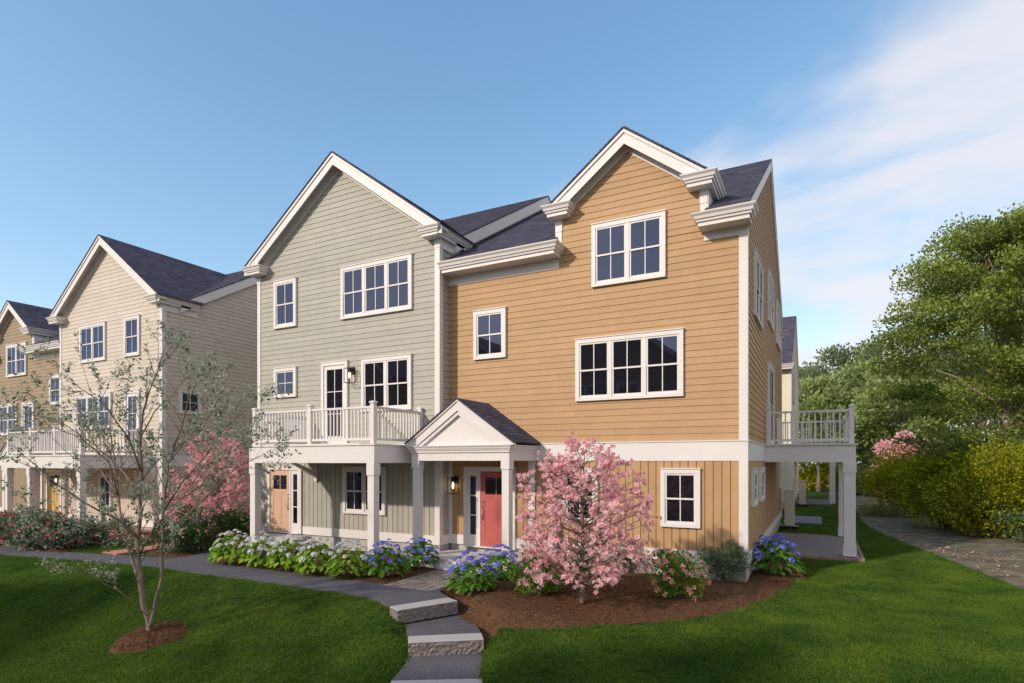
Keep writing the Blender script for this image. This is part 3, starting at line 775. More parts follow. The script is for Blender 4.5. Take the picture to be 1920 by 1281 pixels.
# ------------------------------------------------------------------ gabled house (sage; cream repeats it further along)
def gabled_house(name, label, dx, dz, siding, windows, door, deck, return_side):
    xf = (lambda p: (p[0]+dx, p[1], p[2]+dz)) if (dx or dz) else None
    h = House(name, label, (-12.39+dx, 16.0, dz), xf, siding)
    x0, x1, Y = -15.9, -8.88, 12.75; xc = (x0+x1)/2; P = front_plane(Y)
    gs = 0.735; za = 11.46; half = 3.79
    h.box('foundation', 'foundation', x0+.01, x1-.01, Y+.02, 25.7, -0.6, 0.38)
    zw = 8.72
    hw = (x1-x0)/2
    w = h.wall(P, [(x0, 3.03), (x1, 3.03), (x1, zw), (xc, zw+hw*gs), (x0, zw)], .2)
    g = h.wall(P, [(x0, .38), (x1, .38), (x1, 3.03), (x0, 3.03)], .2, laps=False)
    h.planks(P, x0+.14, x1-.13, .60, 2.57, g)
    h.put(h.slab(P, x0, x1, .36, .60, 0, .03), 'baseboard', 'trim')
    h.put(h.slab(P, x0, x1, 2.57, 3.02, 0, .032), 'band_board', 'trim')
    h.put(h.slab(P, x0-.0, x1+.0, 3.02, 3.045, 0, .05), 'drip_cap', 'trim')
    for a, b_ in ((x0, x0+.14), (x1-.13, x1)):
        h.put(h.slab(P, a, b_, 3.046, zw-.5, 0, .036), 'corner_board', 'trim'); h.put(h.slab(P, a, b_, .6, 2.57, 0, .036), 'corner_board', 'trim')
        h.put(h.slab(P, a-.012, b_+.012, zw-.5, zw-.12, 0, .045), 'corner_board', 'trim')
    for wd in windows: h.window(P, *wd[:4], n=wd[4], kind=wd[5] if len(wd) > 5 else 'hung')
    # right side
    S = side_plane(x1); yb = 25.8
    ridge_y, ridge_z = 19.4, 12.22
    def zr(y): return ridge_z - SLOPE*abs(y-ridge_y)
    poly = [(Y+.0, 3.03), (yb, 3.03), (yb, zr(yb)-.1), (ridge_y, ridge_z-.1), (14.0, zr(14.0)-.1), (13.4, zw-.1), (Y+.0, zw-.1)]
    h.wall(S, poly, .2, zs=3.03)
    gs_ = h.wall(S, [(Y, .38), (yb, .38), (yb, 3.03), (Y, 3.03)], .2, laps=False)
    if return_side: h.planks(S, Y+.13, Y+.44, .60, 2.57, gs_)
    else: h.planks(S, Y+.13, Y+9.0, .60, 2.57, gs_)
    h.put(h.slab(S, Y-.036, yb, .36, .60, .001, .03), 'baseboard', 'trim'); h.put(h.slab(S, Y-.036, yb, 2.57, 3.02, .001, .032), 'band_board', 'trim')
    h.put(h.slab(S, Y-.036, Y+.12, 3.046, zw-.5, .001, .03), 'corner_board', 'trim'); h.put(h.slab(S, Y-.036, Y+.12, .6, 2.57, .001, .03), 'corner_board', 'trim')
    h.put(h.slab(S, Y-.036, 14.05, zw-.5, zw-.2, .001, .042), 'frieze_board', 'trim')
    # left side (seen at a grazing angle only)
    h.box('wall', h.sid, x0+.01, x0+.2, Y+.21, yb, .38, zw-.1)
    # roofs
    ov = .30; yf = Y-ov
    for sd in (-1, 1):
        xe = xc+sd*half
        h.roof_plane([(xe, yf-.05, za-gs*half), (xe, 14.1, za-gs*half), (xc, 18.4, za), (xc, yf-.05, za)] if sd > 0 else
                     [(xe, 14.1, za-gs*half), (xe, yf-.05, za-gs*half), (xc, yf-.05, za), (xc, 18.4, za)])
    h.rakes(xc, half, za-.02, gs, yf, Y)
    # main roof with its ridge along the street
    xr = x1+.16; ye = 13.35
    h.roof_plane([(x0-.15, ye, zr(ye)), (xr, ye, zr(ye)), (xr, ridge_y, ridge_z), (x0-.15, ridge_y, ridge_z)])
    h.roof_plane([(xr, yb+.4, zr(yb+.4)), (x0-.15, yb+.4, zr(yb+.4)), (x0-.15, ridge_y, ridge_z), (xr, ridge_y, ridge_z)])
    b = h.mb()
    for (ya, yb2) in ((ye, ridge_y), (yb+.4, ridge_y)):
        b.prism([(x1+.03, ya, zr(ya)-.005), (x1+.03, yb2, zr(yb2)-.005), (x1+.03, yb2, zr(yb2)-.36), (x1+.03, ya, zr(ya)-.36)], (.11, 0, 0))
    h.put(b, 'rake_board', 'trim')
    # eave returns
    zt = za-gs*half+.02
    h.cornice(x1-.36, x1+.14, yf, 14.05, zt, L=1, Rr=1, Fr=1, Bk=0, scale=.88)
    h.cornice(x0-.14, x0+.44, yf, 14.0, zt, L=1, Rr=1, Fr=1, Bk=0, scale=.88)
    # entrance and steps
    if door: h.entrance(P, door[0], door[1], .36, 2.41, door[2], light_first=door[3])
    # balcony
    X0, X1, Yf, nb, cols = deck
    b = h.mb(); b.box(X0-.12, X1+.12, Yf-.11, Yf+.11, 2.53, 2.955); b.box(X1-.10, X1+.118, Yf+.111, Y-.04, 2.53, 2.955); b.box(X0-.118, X0+.10, Yf+.111, Y-.04, 2.53, 2.955)
    b.box(X0-.15, X1+.15, Yf-.14, Y-.04, 2.957, 2.99); b.box(X0+.11, X1-.11, Yf+.112, Y-.04, 2.88, 2.95)
    bal = h.put(b, 'balcony', 'trim')
    for i in range(int((X1-X0-.1)/.14)):
        h.box('deck_board', 'trim', X0-.1+i*.14, X0+.034+i*.14, Yf-.12, Y-.05, 2.992, 3.01, parent=bal)
    px = [X0+(X1-X0)*i/nb for i in range(nb+1)]
    pts = [(X0, Y-.07), *[(x, Yf) for x in px], (X1, Y-.07)]
    h.railing(pts, 3.0, bal)
    for cxx in cols: h.column(cxx, Yf, 0.02, 2.53, 0.2, bal)
    MB.XF = None
    return h

sage = gabled_house('sage_house', 'sage green three-storey house with a steep white-trimmed front gable and balcony', 0, 0, 'sage',
    [(-15.10, -14.13, 6.71, 8.18, 1), (-12.30, -9.74, 6.69, 8.18, 3), (-15.10, -14.13, 4.55, 5.46, 1, 'four'), (-11.52, -9.76, 3.98, 5.47, 2), (-12.22, -10.66, 1.07, 2.40, 2)],
    (-15.39, -13.91, 'orange_door', False), (-13.6, -9.45, 10.82, 2, (-13.6, -9.45)), True)
P = front_plane(12.75)
sage.glazed_door(P, -13.08, -12.05, 3.05, 5.48)
b = sage.mb(); b.loft([[(-13.36, 12.66, 2.26-.0), (-13.24, 12.66, 2.26), (-13.24, 12.66, 2.10), (-13.36, 12.66, 2.10)], [(-13.36, 11.9, 2.53), (-13.24, 11.9, 2.53), (-13.24, 11.78, 2.53), (-13.36, 11.78, 2.53)]])
b.box(-13.36, -13.24, 12.66, 12.72, 1.98, 2.30)
sage.put(b, 'brace', 'trim')
b = sage.mb(); b.box(-15.6, -13.3, 11.55, 12.72, -.1, .20); b.box(-15.45, -13.6, 12.1, 12.72, .2, .33)
sage.put(b, 'entrance_step', 'concrete', bevel=.012)

cream = gabled_house('cream_house', 'cream three-storey house with dark shaded side wall behind the sparse young tree', -12.08, -.2, 'cream',
    [(-14.29, -12.46, 6.72, 8.20, 2), (-11.18, -10.20, 6.72, 8.20, 1), (-14.6, -12.07, 4.05, 5.42, 3), (-12.9, -12.05, .9, 2.28, 1)],
    None, (-15.42, -10.28, 10.82, 3, (-15.42, -13.72, -10.28)), False)
MB.XF = None
P = front_plane(12.75)
cream.glazed_door(P, -11.14, -10.21, 3.05, 5.42)
cream.window(side_plane(-8.88), 13.32, 14.2, 4.55, 5.45, 1, 'four')
cream.window(side_plane(-8.88), 17.0, 17.9, 4.55, 5.45, 1, 'four')
MB.XF = None

# ------------------------------------------------------------------ wide house (tan; taupe is its mirror image, butter repeats it behind)
def wide_house(name, label, base, xf, siding, windows, side_windows, paint, planks=True, porch=True, full=True, door2=None, rear=False):
    h = House(name, label, base, xf, siding)
    x0, x1, Y, yb = -8.88, -1.355, 13.2, 25.8; P = front_plane(Y); S = side_plane(x1)
    h.box('foundation', 'foundation', x0+.05, x1-.012, Y+.02, yb-.02, -.6, .38)
    ze = 7.60; xl = x0 if full else -4.6
    w = h.wall(P, [(xl, 3.03), (x1, 3.03), (x1, ze), (xl, ze)], .2)
    gw = h.wall(P, [(xl, .38), (x1, .38), (x1, 3.03), (xl, 3.03)], .2, laps=False)
    h.planks(P, xl+.14, x1-.14, .61, 2.58, gw)
    for nm, z0, z1, d in (('baseboard', .36, .61, .03), ('band_board', 2.58, 3.0, .032), ('drip_cap', 3.0, 3.027, .052)):
        h.put(h.slab(P, xl, x1, z0, z1, 0, d), nm, 'trim'); h.put(h.slab(S, Y-d, yb, z0, z1, .001, d), nm, 'trim')
    for z0, z1 in ((.61, 2.58), (3.028, 7.48)):
        h.put(h.slab(P, x1-.15, x1, z0, z1, 0, .036), 'corner_board', 'trim'); h.put(h.slab(S, Y-.036, Y+.11, z0, z1, .001, .03), 'corner_board', 'trim')
        h.put(h.slab(S, yb-.12, yb, z0, z1, .001, .03), 'corner_board', 'trim')
    if full: h.put(h.slab(P, x0, x0+.12, .61, 2.58, 0, .03), 'corner_board', 'trim')
    for wd in windows: h.window(P, *wd[:4], n=wd[4], kind=wd[5] if len(wd) > 5 else 'hung')
    # right gable end
    ry = 19.5; rz = 11.80; ye = 12.72
    def zr(y): return rz - SLOPE*abs(y-ry)
    h.wall(S, [(Y, 3.03), (yb, 3.03), (yb, zr(yb)-.12), (ry, rz-.12), (Y, zr(Y)-.12)], .2)
    gs = h.wall(S, [(Y, .38), (yb, .38), (yb, 3.03), (Y, 3.03)], .2, laps=False)
    if planks: h.planks(S, Y+.12, yb-.13, .61, 2.58, gs)
    for wd in side_windows: h.window(S, *wd[:4], n=wd[4], kind=wd[5] if len(wd) > 5 else 'hung', cas=.085)
    # roof: left and right of the wall dormer, then behind it
    dl, dr = -5.70, -2.155; dc = (dl+dr)/2; xr = x1+.075
    if full:
        h.roof_plane([(x0+.02, ye, zr(ye)), (dl+.02, ye, zr(ye)), (dl+.02, ry, rz), (x0+.02, ry, rz)])
        h.roof_plane([(dl+.021, Y+.25, zr(Y+.25)), (dr-.021, Y+.25, zr(Y+.25)), (dr-.021, ry, rz), (dl+.021, ry, rz)])
        h.roof_plane([(dr-.02, ye, zr(ye)), (xr, ye, zr(ye)), (xr, ry, rz), (dr-.02, ry, rz)])
    else:
        h.roof_plane([(xl, ye, zr(ye)), (xr, ye, zr(ye)), (xr, ry, rz), (xl, ry, rz)])
    h.roof_plane([(xr, yb+.5, zr(yb+.5)), (xl, yb+.5, zr(yb+.5)), (xl, ry, rz), (xr, ry, rz)])
    b = h.mb()
    for ya in (ye+.5, yb+.05):
        b.prism([(x1+.002, ya, zr(ya)-.004), (x1+.002, ry, rz-.004), (x1+.002, ry, rz-.30), (x1+.002, ya, zr(ya)-.30)], (.06, 0, 0))
    h.put(b, 'rake_board', 'trim')
    zt = zr(ye)+.035
    # eaves
    def eave(a, e, L, Rr):
        h.cornice(a, e, ye+.06, Y, zt, L=L, Rr=Rr)
    if full:
        eave(x0+.0, dl+.1, 0, 1); h.put(h.slab(P, x0, dl+.06, 7.30, 7.58, 0, .038), 'frieze_board', 'trim')
        eave(dr-.12, x1+.10, 1, 1); h.put(h.slab(P, dr-.06, x1, 7.485, 7.60, 0, .04), 'frieze_board', 'trim'); h.put(h.slab(P, dr-.06, x1-.151, 7.36, 7.484, 0, .04), 'frieze_board', 'trim')
    else:
        eave(xl, x1+.10, 0, 1); h.put(h.slab(P, xl, x1, 7.485, 7.60, 0, .04), 'frieze_board', 'trim')
    h.cornice(x1-.02, x1+.10, yb-.02, yb+.42, zt, L=0, Rr=1, Fr=1, Bk=1)
    if full:
        # wall dormer
        gsl = 0.755; za = 10.14; half = 1.90; zd = za-gsl*half-.0
        hw = (dr-dl)/2; zw = 8.60
        h.wall(P, [(dl, ze), (dr, ze), (dr, zw), (dc, zw+hw*gsl), (dl, zw)], .2, zs=3.03+.152*30.0, name='dormer_wall') if False else None
        zs = 3.03
        while zs+.152 <= ze: zs += .152
        b = h.mb(); b.loft([[P(s, z, -.004) for s, z in [(dl, ze), (dr, ze), (dr, zw), (dc, zw+hw*gsl), (dl, zw)]], [P(s, z, -.2) for s, z in [(dl, ze), (dr, ze), (dr, zw), (dc, zw+hw*gsl), (dl, zw)]]])
        dw = h.put(b, 'dormer_wall', h.sid); h.lap(P, [(dl, ze), (dr, ze), (dr, zw), (dc, zw+hw*gsl), (dl, zw)], dw, zs)
        for sx, nrm in ((dl, -1), (dr, 1)):
            b = h.mb(); b.prism([(sx-.02*nrm, Y+.02, 7.4), (sx-.02*nrm, 15.2, 8.6), (sx-.02*nrm, 15.2, zw), (sx-.02*nrm, Y+.02, zw)], (.02*nrm, 0, 0)); h.put(b, 'dormer_cheek', h.sid)
        for a, e in ((dl, dl+.14), (dr-.14, dr)):
            h.put(h.slab(P, a, e, 7.8, zw-.42, 0, .036), 'corner_board', 'trim'); h.put(h.slab(P, a-.012, e+.012, zw-.42, zw-.1, 0, .046), 'corner_board', 'trim')
        for sx, d0, d1 in ((dl, -.034, .0), (dr, 0, .034)):
            b = h.mb(); b.box(sx+d0, sx+d1, Y-.03, 14.8, zw-.42, zw-.1); b.box(sx+d0*.9, sx+d1*.9, Y-.03, Y+.1, 7.8, zw-.42); h.put(b, 'corner_board', 'trim')
        for sd in (-1, 1):
            xe = dc+sd*half
            h.roof_plane([(xe, Y-.33, za-gsl*half), (xe, 17.0, za-gsl*half), (dc, 17.0, za), (dc, Y-.33, za)] if sd > 0 else
                         [(xe, 17.0, za-gsl*half), (xe, Y-.33, za-gsl*half), (dc, Y-.33, za), (dc, 17.0, za)], name='dormer_roof')
        h.rakes(dc, half, za-.02, gsl, Y-.28, Y)
        zdt = za-gsl*half+.03
        h.cornice(dl-.14, dl+.38, Y-.28, 14.6, zdt, L=1, Rr=1, scale=.95, name='dormer_cornice'); h.cornice(dr-.38, dr+.14, Y-.28, 14.6, zdt, L=1, Rr=1, scale=.95, name='dormer_cornice')
    if porch:
        X0, X1, Yf = -9.04, -6.27, 11.77; xm = (X0+X1)/2
        b = h.mb(); b.box(X0, X1, Yf, Yf+.2, 2.585, 2.80); b.box(X1-.2, X1-.001, Yf+.201, Y-.04, 2.585, 2.80); b.box(X0+.001, X0+.2, Yf+.201, 12.70, 2.585, 2.80); b.box(X0+.21, X1-.21, Yf+.21, Y-.04, 2.76, 2.79)
        po = h.put(b, 'porch', 'trim')
        for cxx in (X0+.11, X1-.11): h.column(cxx, Yf+.11, .21, 2.585, .19, po, .2)
        b = h.mb(); b.box(X1-.19, X1-.01, Y-.06, Y-.034, .36, 2.585); h.put(b, 'pilaster', 'trim', po)
        c = h.cornice(X0-.02, X1+.02, Yf-.02, Y-.04, 2.95, L=1, Rr=1, Fr=1, scale=.62, name='porch_cornice'); c.parent = po
        sl = .70; hz = (X1-X0)/2+.14; za = 2.95+sl*hz+.04
        b = h.mb(); b.prism([(X0+.06, Yf+.06, 2.95), (X1-.06, Yf+.06, 2.95), (xm, Yf+.06, 2.95+sl*(hz-.2))], (0, .05, 0)); h.put(b, 'pediment', 'trim', po)
        for sd in (-1, 1):
            xe = xm+sd*hz; z = lambda x: za-sl*abs(x-xm)
            b = h.mb()
            b.prism([(xm, Yf-.075, za), (xe, Yf-.075, z(xe)), (xe, Yf-.075, z(xe)-.0+.0-.055), (xm, Yf-.075, za-.055)], (0, .135, 0))
            xq = xe-sd*.10
            b.prism([(xm, Yf-.045, za-.055), (xe-sd*.02, Yf-.045, z(xe-sd*.02)-.055), (xq, Yf-.045, 2.955), (xq-sd*.22, Yf-.045, 2.955), (xm, Yf-.045, za-.27)], (0, .10, 0))
            b.prism([(xm, Yf-.01, za-.27), (xq-sd*.22, Yf-.01, 2.955), (xq-sd*.36, Yf-.01, 2.955), (xm, Yf-.01, za-.37)], (0, .068, 0))
            h.put(b, 'rake_board', 'trim', po)
            h.roof_plane([(xe, Yf-.10, z(xe)+.002), (xe, Y-.03, z(xe)+.002), (xm, Y-.03, za+.002), (xm, Yf-.10, za+.002)] if sd > 0 else
                         [(xe, Y-.03, z(xe)+.002), (xe, Yf-.10, z(xe)+.002), (xm, Yf-.10, za+.002), (xm, Y-.03, za+.002)], thick=.03, name='porch_roof', parent=po)
        h.entrance(P, -8.37, -6.83, .32, 2.41, paint, True)
        b = h.mb(); b.box(X0-.15, X1+.05, Yf-.06, 12.70, -.1, .205); b.box(-8.8, X1+.05, 12.70, Y-.01, -.1, .20); h.put(b, 'porch_slab', 'slab', bevel=.012)
        b = h.mb(); b.box(X0+.1, X1-.1, Yf-.36, Yf-.065, -.1, .10); h.put(b, 'porch_step', 'slab', bevel=.012)
    # side deck
    if rear or full:
        X1, Yf, Yd = .70, 17.62, 22.3
        b = h.mb(); b.box(x1+.035, X1+.14, Yf-.13, Yf+.13, 2.55, 3.0); b.box(X1-.12, X1+.138, Yf+.131, Yd, 2.55, 3.0); b.box(x1+.035, X1-.121, Yd-.2, Yd-.001, 2.55, 3.0)
        b.box(x1+.035, X1+.2, Yf-.18, Yd+.05, 3.002, 3.035); b.box(x1+.035, X1-.13, Yf+.132, Yd-.21, 2.93, 2.99)
        dk = h.put(b, 'side_deck', 'trim')
        h.railing([(x1+.12, Yf), (X1+.05, Yf), (X1+.05, Yd-.1), (x1+.12, Yd-.1)], 3.036, dk, ht=.90, spacing=.135)
        for y in (Yf, Yd-.15): h.column(X1, y, .1, 2.55, .27, dk, .28)
    MB.XF = None
    return h

SIDE_W = [(14.45, 16.3, 5.94, 7.43, 2), (18.6, 20.45, 6.70, 8.18, 2), (22.3, 24.2, 6.70, 8.18, 2), (18.6, 20.5, 3.1, 5.47, 1), (13.95, 14.86, 1.56, 2.40, 1), (15.85, 16.9, 1.56, 2.40, 1), (23.9, 24.8, 1.56, 2.40, 1)]
tan = wide_house('tan_house', 'tan lap-sided house with wall dormer, pedimented porch and red door', (-5.1, 19.0, 0), None, 'tan',
    [(-4.78, -3.04, 6.70, 8.17, 2), (-5.19, -2.65, 4.01, 5.49, 3), (-8.06, -7.10, 5.24, 6.51, 1), (-3.15, -2.29, 1.11, 2.40, 1), (-5.54, -4.63, 1.08, 2.39, 1)], SIDE_W, 'red_door')
MXF = lambda p: (-36.86 - p[0], p[1], p[2]-.2)          # mirror image beyond the cream house
taupe = wide_house('taupe_house', 'brown clapboard house at the far left with a small gable', (-31.8, 19.0, -.2), MXF, 'taupe',
    [(-5.05, -3.2, 6.70, 8.18, 2), (-4.2, -2.45, 4.0, 5.45, 2), (-8.06, -7.10, 5.24, 6.51, 1)], [], 'yellow_door', planks=False)
taupe.glazed_door(front_plane(13.2), -5.75, -4.68, 3.05, 5.45); MB.XF = None
RXF = lambda p: (p[0], p[1]+21.7, p[2])
butter = wide_house('butter_house', 'pale yellow house far behind the tan one, only its corner showing', (-3.0, 41.0, 0), RXF, 'butter', [], [(18.6, 20.5, 3.1, 5.47, 1), (14.45, 16.3, 5.94, 7.43, 2), (15.85, 16.9, 1.56, 2.40, 1)], 'red_door', planks=False, porch=False, full=False, rear=True)

# patio, pads and utility pillars along the side
p = tag(empty('patio', (0, 19, 0)), kind='structure')
MB().box(-1.33, .94, 17.33, 22.35, -.1, .075).build('gravel_slab', M['gravel'], p, (0, 19, 0))
b = MB(); b.box(-1.34, 1.03, 17.24, 17.325, -.1, .095); b.box(.945, 1.03, 17.326, 22.36, -.1, .095); b.box(-1.34, 1.03, 22.361, 22.44, -.1, .095)
b.build('stone_edge', M['edge_stone'], p, (0, 19, 0), bevel=.01)
tag(MB().box(-1.34, .75, 38.9, 44.0, -.1, .06).build('patio', M['pad']), kind='structure')
tag(MB().box(-1.34, .10, 26.8, 30.2, -.1, .05).build('pad', M['pad']), kind='structure')
def utility(x, y, hgt, label):
    r = tag(empty('utility_cabinet', (x, y, 0)), label, 'cabinet', 'utility cabinets along the side lawn')
    b = MB(); b.box(x-.17, x+.17, y-.17, y+.17, .13, hgt-.05); b.build('body', M['pillar'], r, (x, y, 0), bevel=.012)
    b = MB(); b.box(x-.185, x+.185, y-.185, y+.185, hgt-.05, hgt); b.build('cap', M['pillar'], r, (x, y, 0), bevel=.01)
    b = MB(); b.box(x-.32, x+.32, y-.32, y+.32, -.05, .129); b.build('base', M['black'], r, (x, y, 0), bevel=.015)
utility(-1.0, 24.6, 1.5, 'tall beige utility cabinet on a black base beside the tan wall')
utility(-.85, 37.3, 1.5, 'beige utility cabinet farther back beside the pale yellow house')

# wall lanterns
def lantern(x, y, z, label, lit):
    r = tag(empty('wall_lantern', (x, y, z)), label, 'lantern', 'black wall lanterns')
    o = (x, y, z); hw, hh, yc = .105, .2, y-.16
    b = MB(); b.box(x-.055, x+.055, y-.035, y, z+.05, z+.26); b.box(x-.02, x+.02, yc, y-.03, z+.17, z+.2); b.build('wall_bracket', M['black'], r, o)
    b = MB()
    for sx in (-1, 1):
        for sy in (-1, 1): b.box(x+sx*hw-.007, x+sx*hw+.007, yc+sy*hw-.007, yc+sy*hw+.007, z-hh, z+hh)
    for zz_ in (-hh-.012, hh):
        for sy in (-1, 1): b.box(x-hw-.008, x+hw+.008, yc+sy*hw-.008, yc+sy*hw+.008, z+zz_, z+zz_+.012)
        for sx in (-1, 1): b.box(x+sx*hw-.0075, x+sx*hw+.0075, yc-hw+.0085, yc+hw-.0085, z+zz_, z+zz_+.0118)
    b.box(x-.035, x+.035, yc-.035, yc+.035, z+.10, z+hh+.03)
    b.build('cage', M['black'], r, o)
    b = MB(); b.tube([(x, yc, z+.10), (x, yc, z+.05), (x, yc, z-.02), (x, yc, z-.06), (x, yc, z-.08)], [.012, .022, .03, .02, .004], 10)
    b.build('bulb', M['bulb'] if lit else M['lantern_glass'], r, o, smooth=True)
lantern(-8.63, 13.18, 1.92, 'lit black cage lantern on the tan wall left of the red door', True)
lantern(-11.86, 12.73, 5.02, 'black cage lantern on the sage wall between balcony door and window', True)
lantern(-28.9, 13.15, 1.75, 'small black lantern beside the yellow door of the brown house', True)

# ================================================================== VEGETATION
def unit(a): return a/np.maximum(np.linalg.norm(a, axis=-1, keepdims=True), 1e-9)
def leaf_geo(P, A, L, W, fold=0.25, roll=None):
    """P base points, A axis directions, L lengths, W half-width ratio -> verts, tris (two per leaf)"""
    n = len(P); A = unit(A)
    q = rng.normal(size=(n, 3)); S = unit(np.cross(A, q)); Nn = np.cross(S, A)
    Lc = np.asarray(L)[:, None] if np.ndim(L) else np.full((n, 1), L)
    tip = P + A*Lc; mid = P + A*Lc*0.45
    l = mid + S*Lc*W + Nn*Lc*W*fold; r = mid - S*Lc*W + Nn*Lc*W*fold
    V = np.stack([P, r, tip, l], 1).reshape(-1, 3); k = np.arange(n)[:, None]*4
    T = np.concatenate([k+[0, 1, 2], k+[0, 2, 3]], 1).reshape(-1, 3)
    return V, T
def leaves(name, parent, m, P, A, L, W=0.28, origin=(0, 0, 0), var=None, fold=0.25, kind='stuff'):
    V, T = leaf_geo(np.asarray(P)-np.asarray(origin), np.asarray(A), L, W, fold)
    v = rng.random(len(P)) if var is None else var
    return tag(fast_mesh(name, V, T, m, parent, np.repeat(v, 2)), kind=kind)
def sphere_dirs(n):
    return unit(rng.normal(size=(n, 3)))
def lobe_points(C, rad, n, flat=0.75, shell=0.55):
    """n points spread over lobes C (k,3) with radii rad (k,)"""
    k = len(C); w = rad**2/np.sum(rad**2); idx = rng.choice(k, n, p=w)
    d = sphere_dirs(n); r = rad[idx]*(shell + (1-shell)*rng.random(n)**0.6)
    off = d*r[:, None]; off[:, 2] *= flat
    return C[idx]+off, d, idx
def dome(center, rx, ry, rz, k, rmin, rmax, low=-0.6):
    out = []
    while len(out) < k:
        d = sphere_dirs(1)[0]
        if d[2] < low: continue
        r = rng.random()**0.35
        out.append((center[0]+d[0]*rx*r, center[1]+d[1]*ry*r, center[2]+d[2]*rz*r))
    return np.array(out), rng.uniform(rmin, rmax, k)

def grow(mb, p, d, L, r, lvl, tips, spread=0.6, up=0.15, ns=4, kids=(2, 3), shrink=0.68, nsides=6):
    p = Vector(p); d = Vector(d).normalized(); pts = [p.copy()]; rad = [r]
    for i in range(ns):
        d = (d + Vector((random.gauss(0, .12), random.gauss(0, .12), random.gauss(0, .1)+up*.25))).normalized()
        p = p + d*(L/ns); pts.append(p.copy()); rad.append(r*(1-.45*(i+1)/ns))
        if lvl > 0 and i >= 1:
            tips.append((tuple(p), tuple(d), lvl))
            if random.random() < .55:
                a = Vector((random.gauss(0, 1), random.gauss(0, 1), random.gauss(0, .6)+up))
                grow(mb, p, d+a.normalized()*spread*1.2, L*shrink*.8, rad[-1]*.55, lvl-1, tips, spread, up, ns, kids, shrink, max(4, nsides-1))
    mb.tube(pts, rad, nsides)
    if lvl == 0:
        tips += [(tuple(q), tuple(d), 0) for q in pts[1:]]; return
    for _ in range(random.randint(*kids)):
        a = Vector((random.gauss(0, 1), random.gauss(0, 1), random.gauss(0, .5)+up)).normalized()
        grow(mb, pts[-1], d+a*spread, L*shrink*random.uniform(.8, 1.15), rad[-1]*.75, lvl-1, tips, spread, up, ns, kids, shrink, max(4, nsides-1))

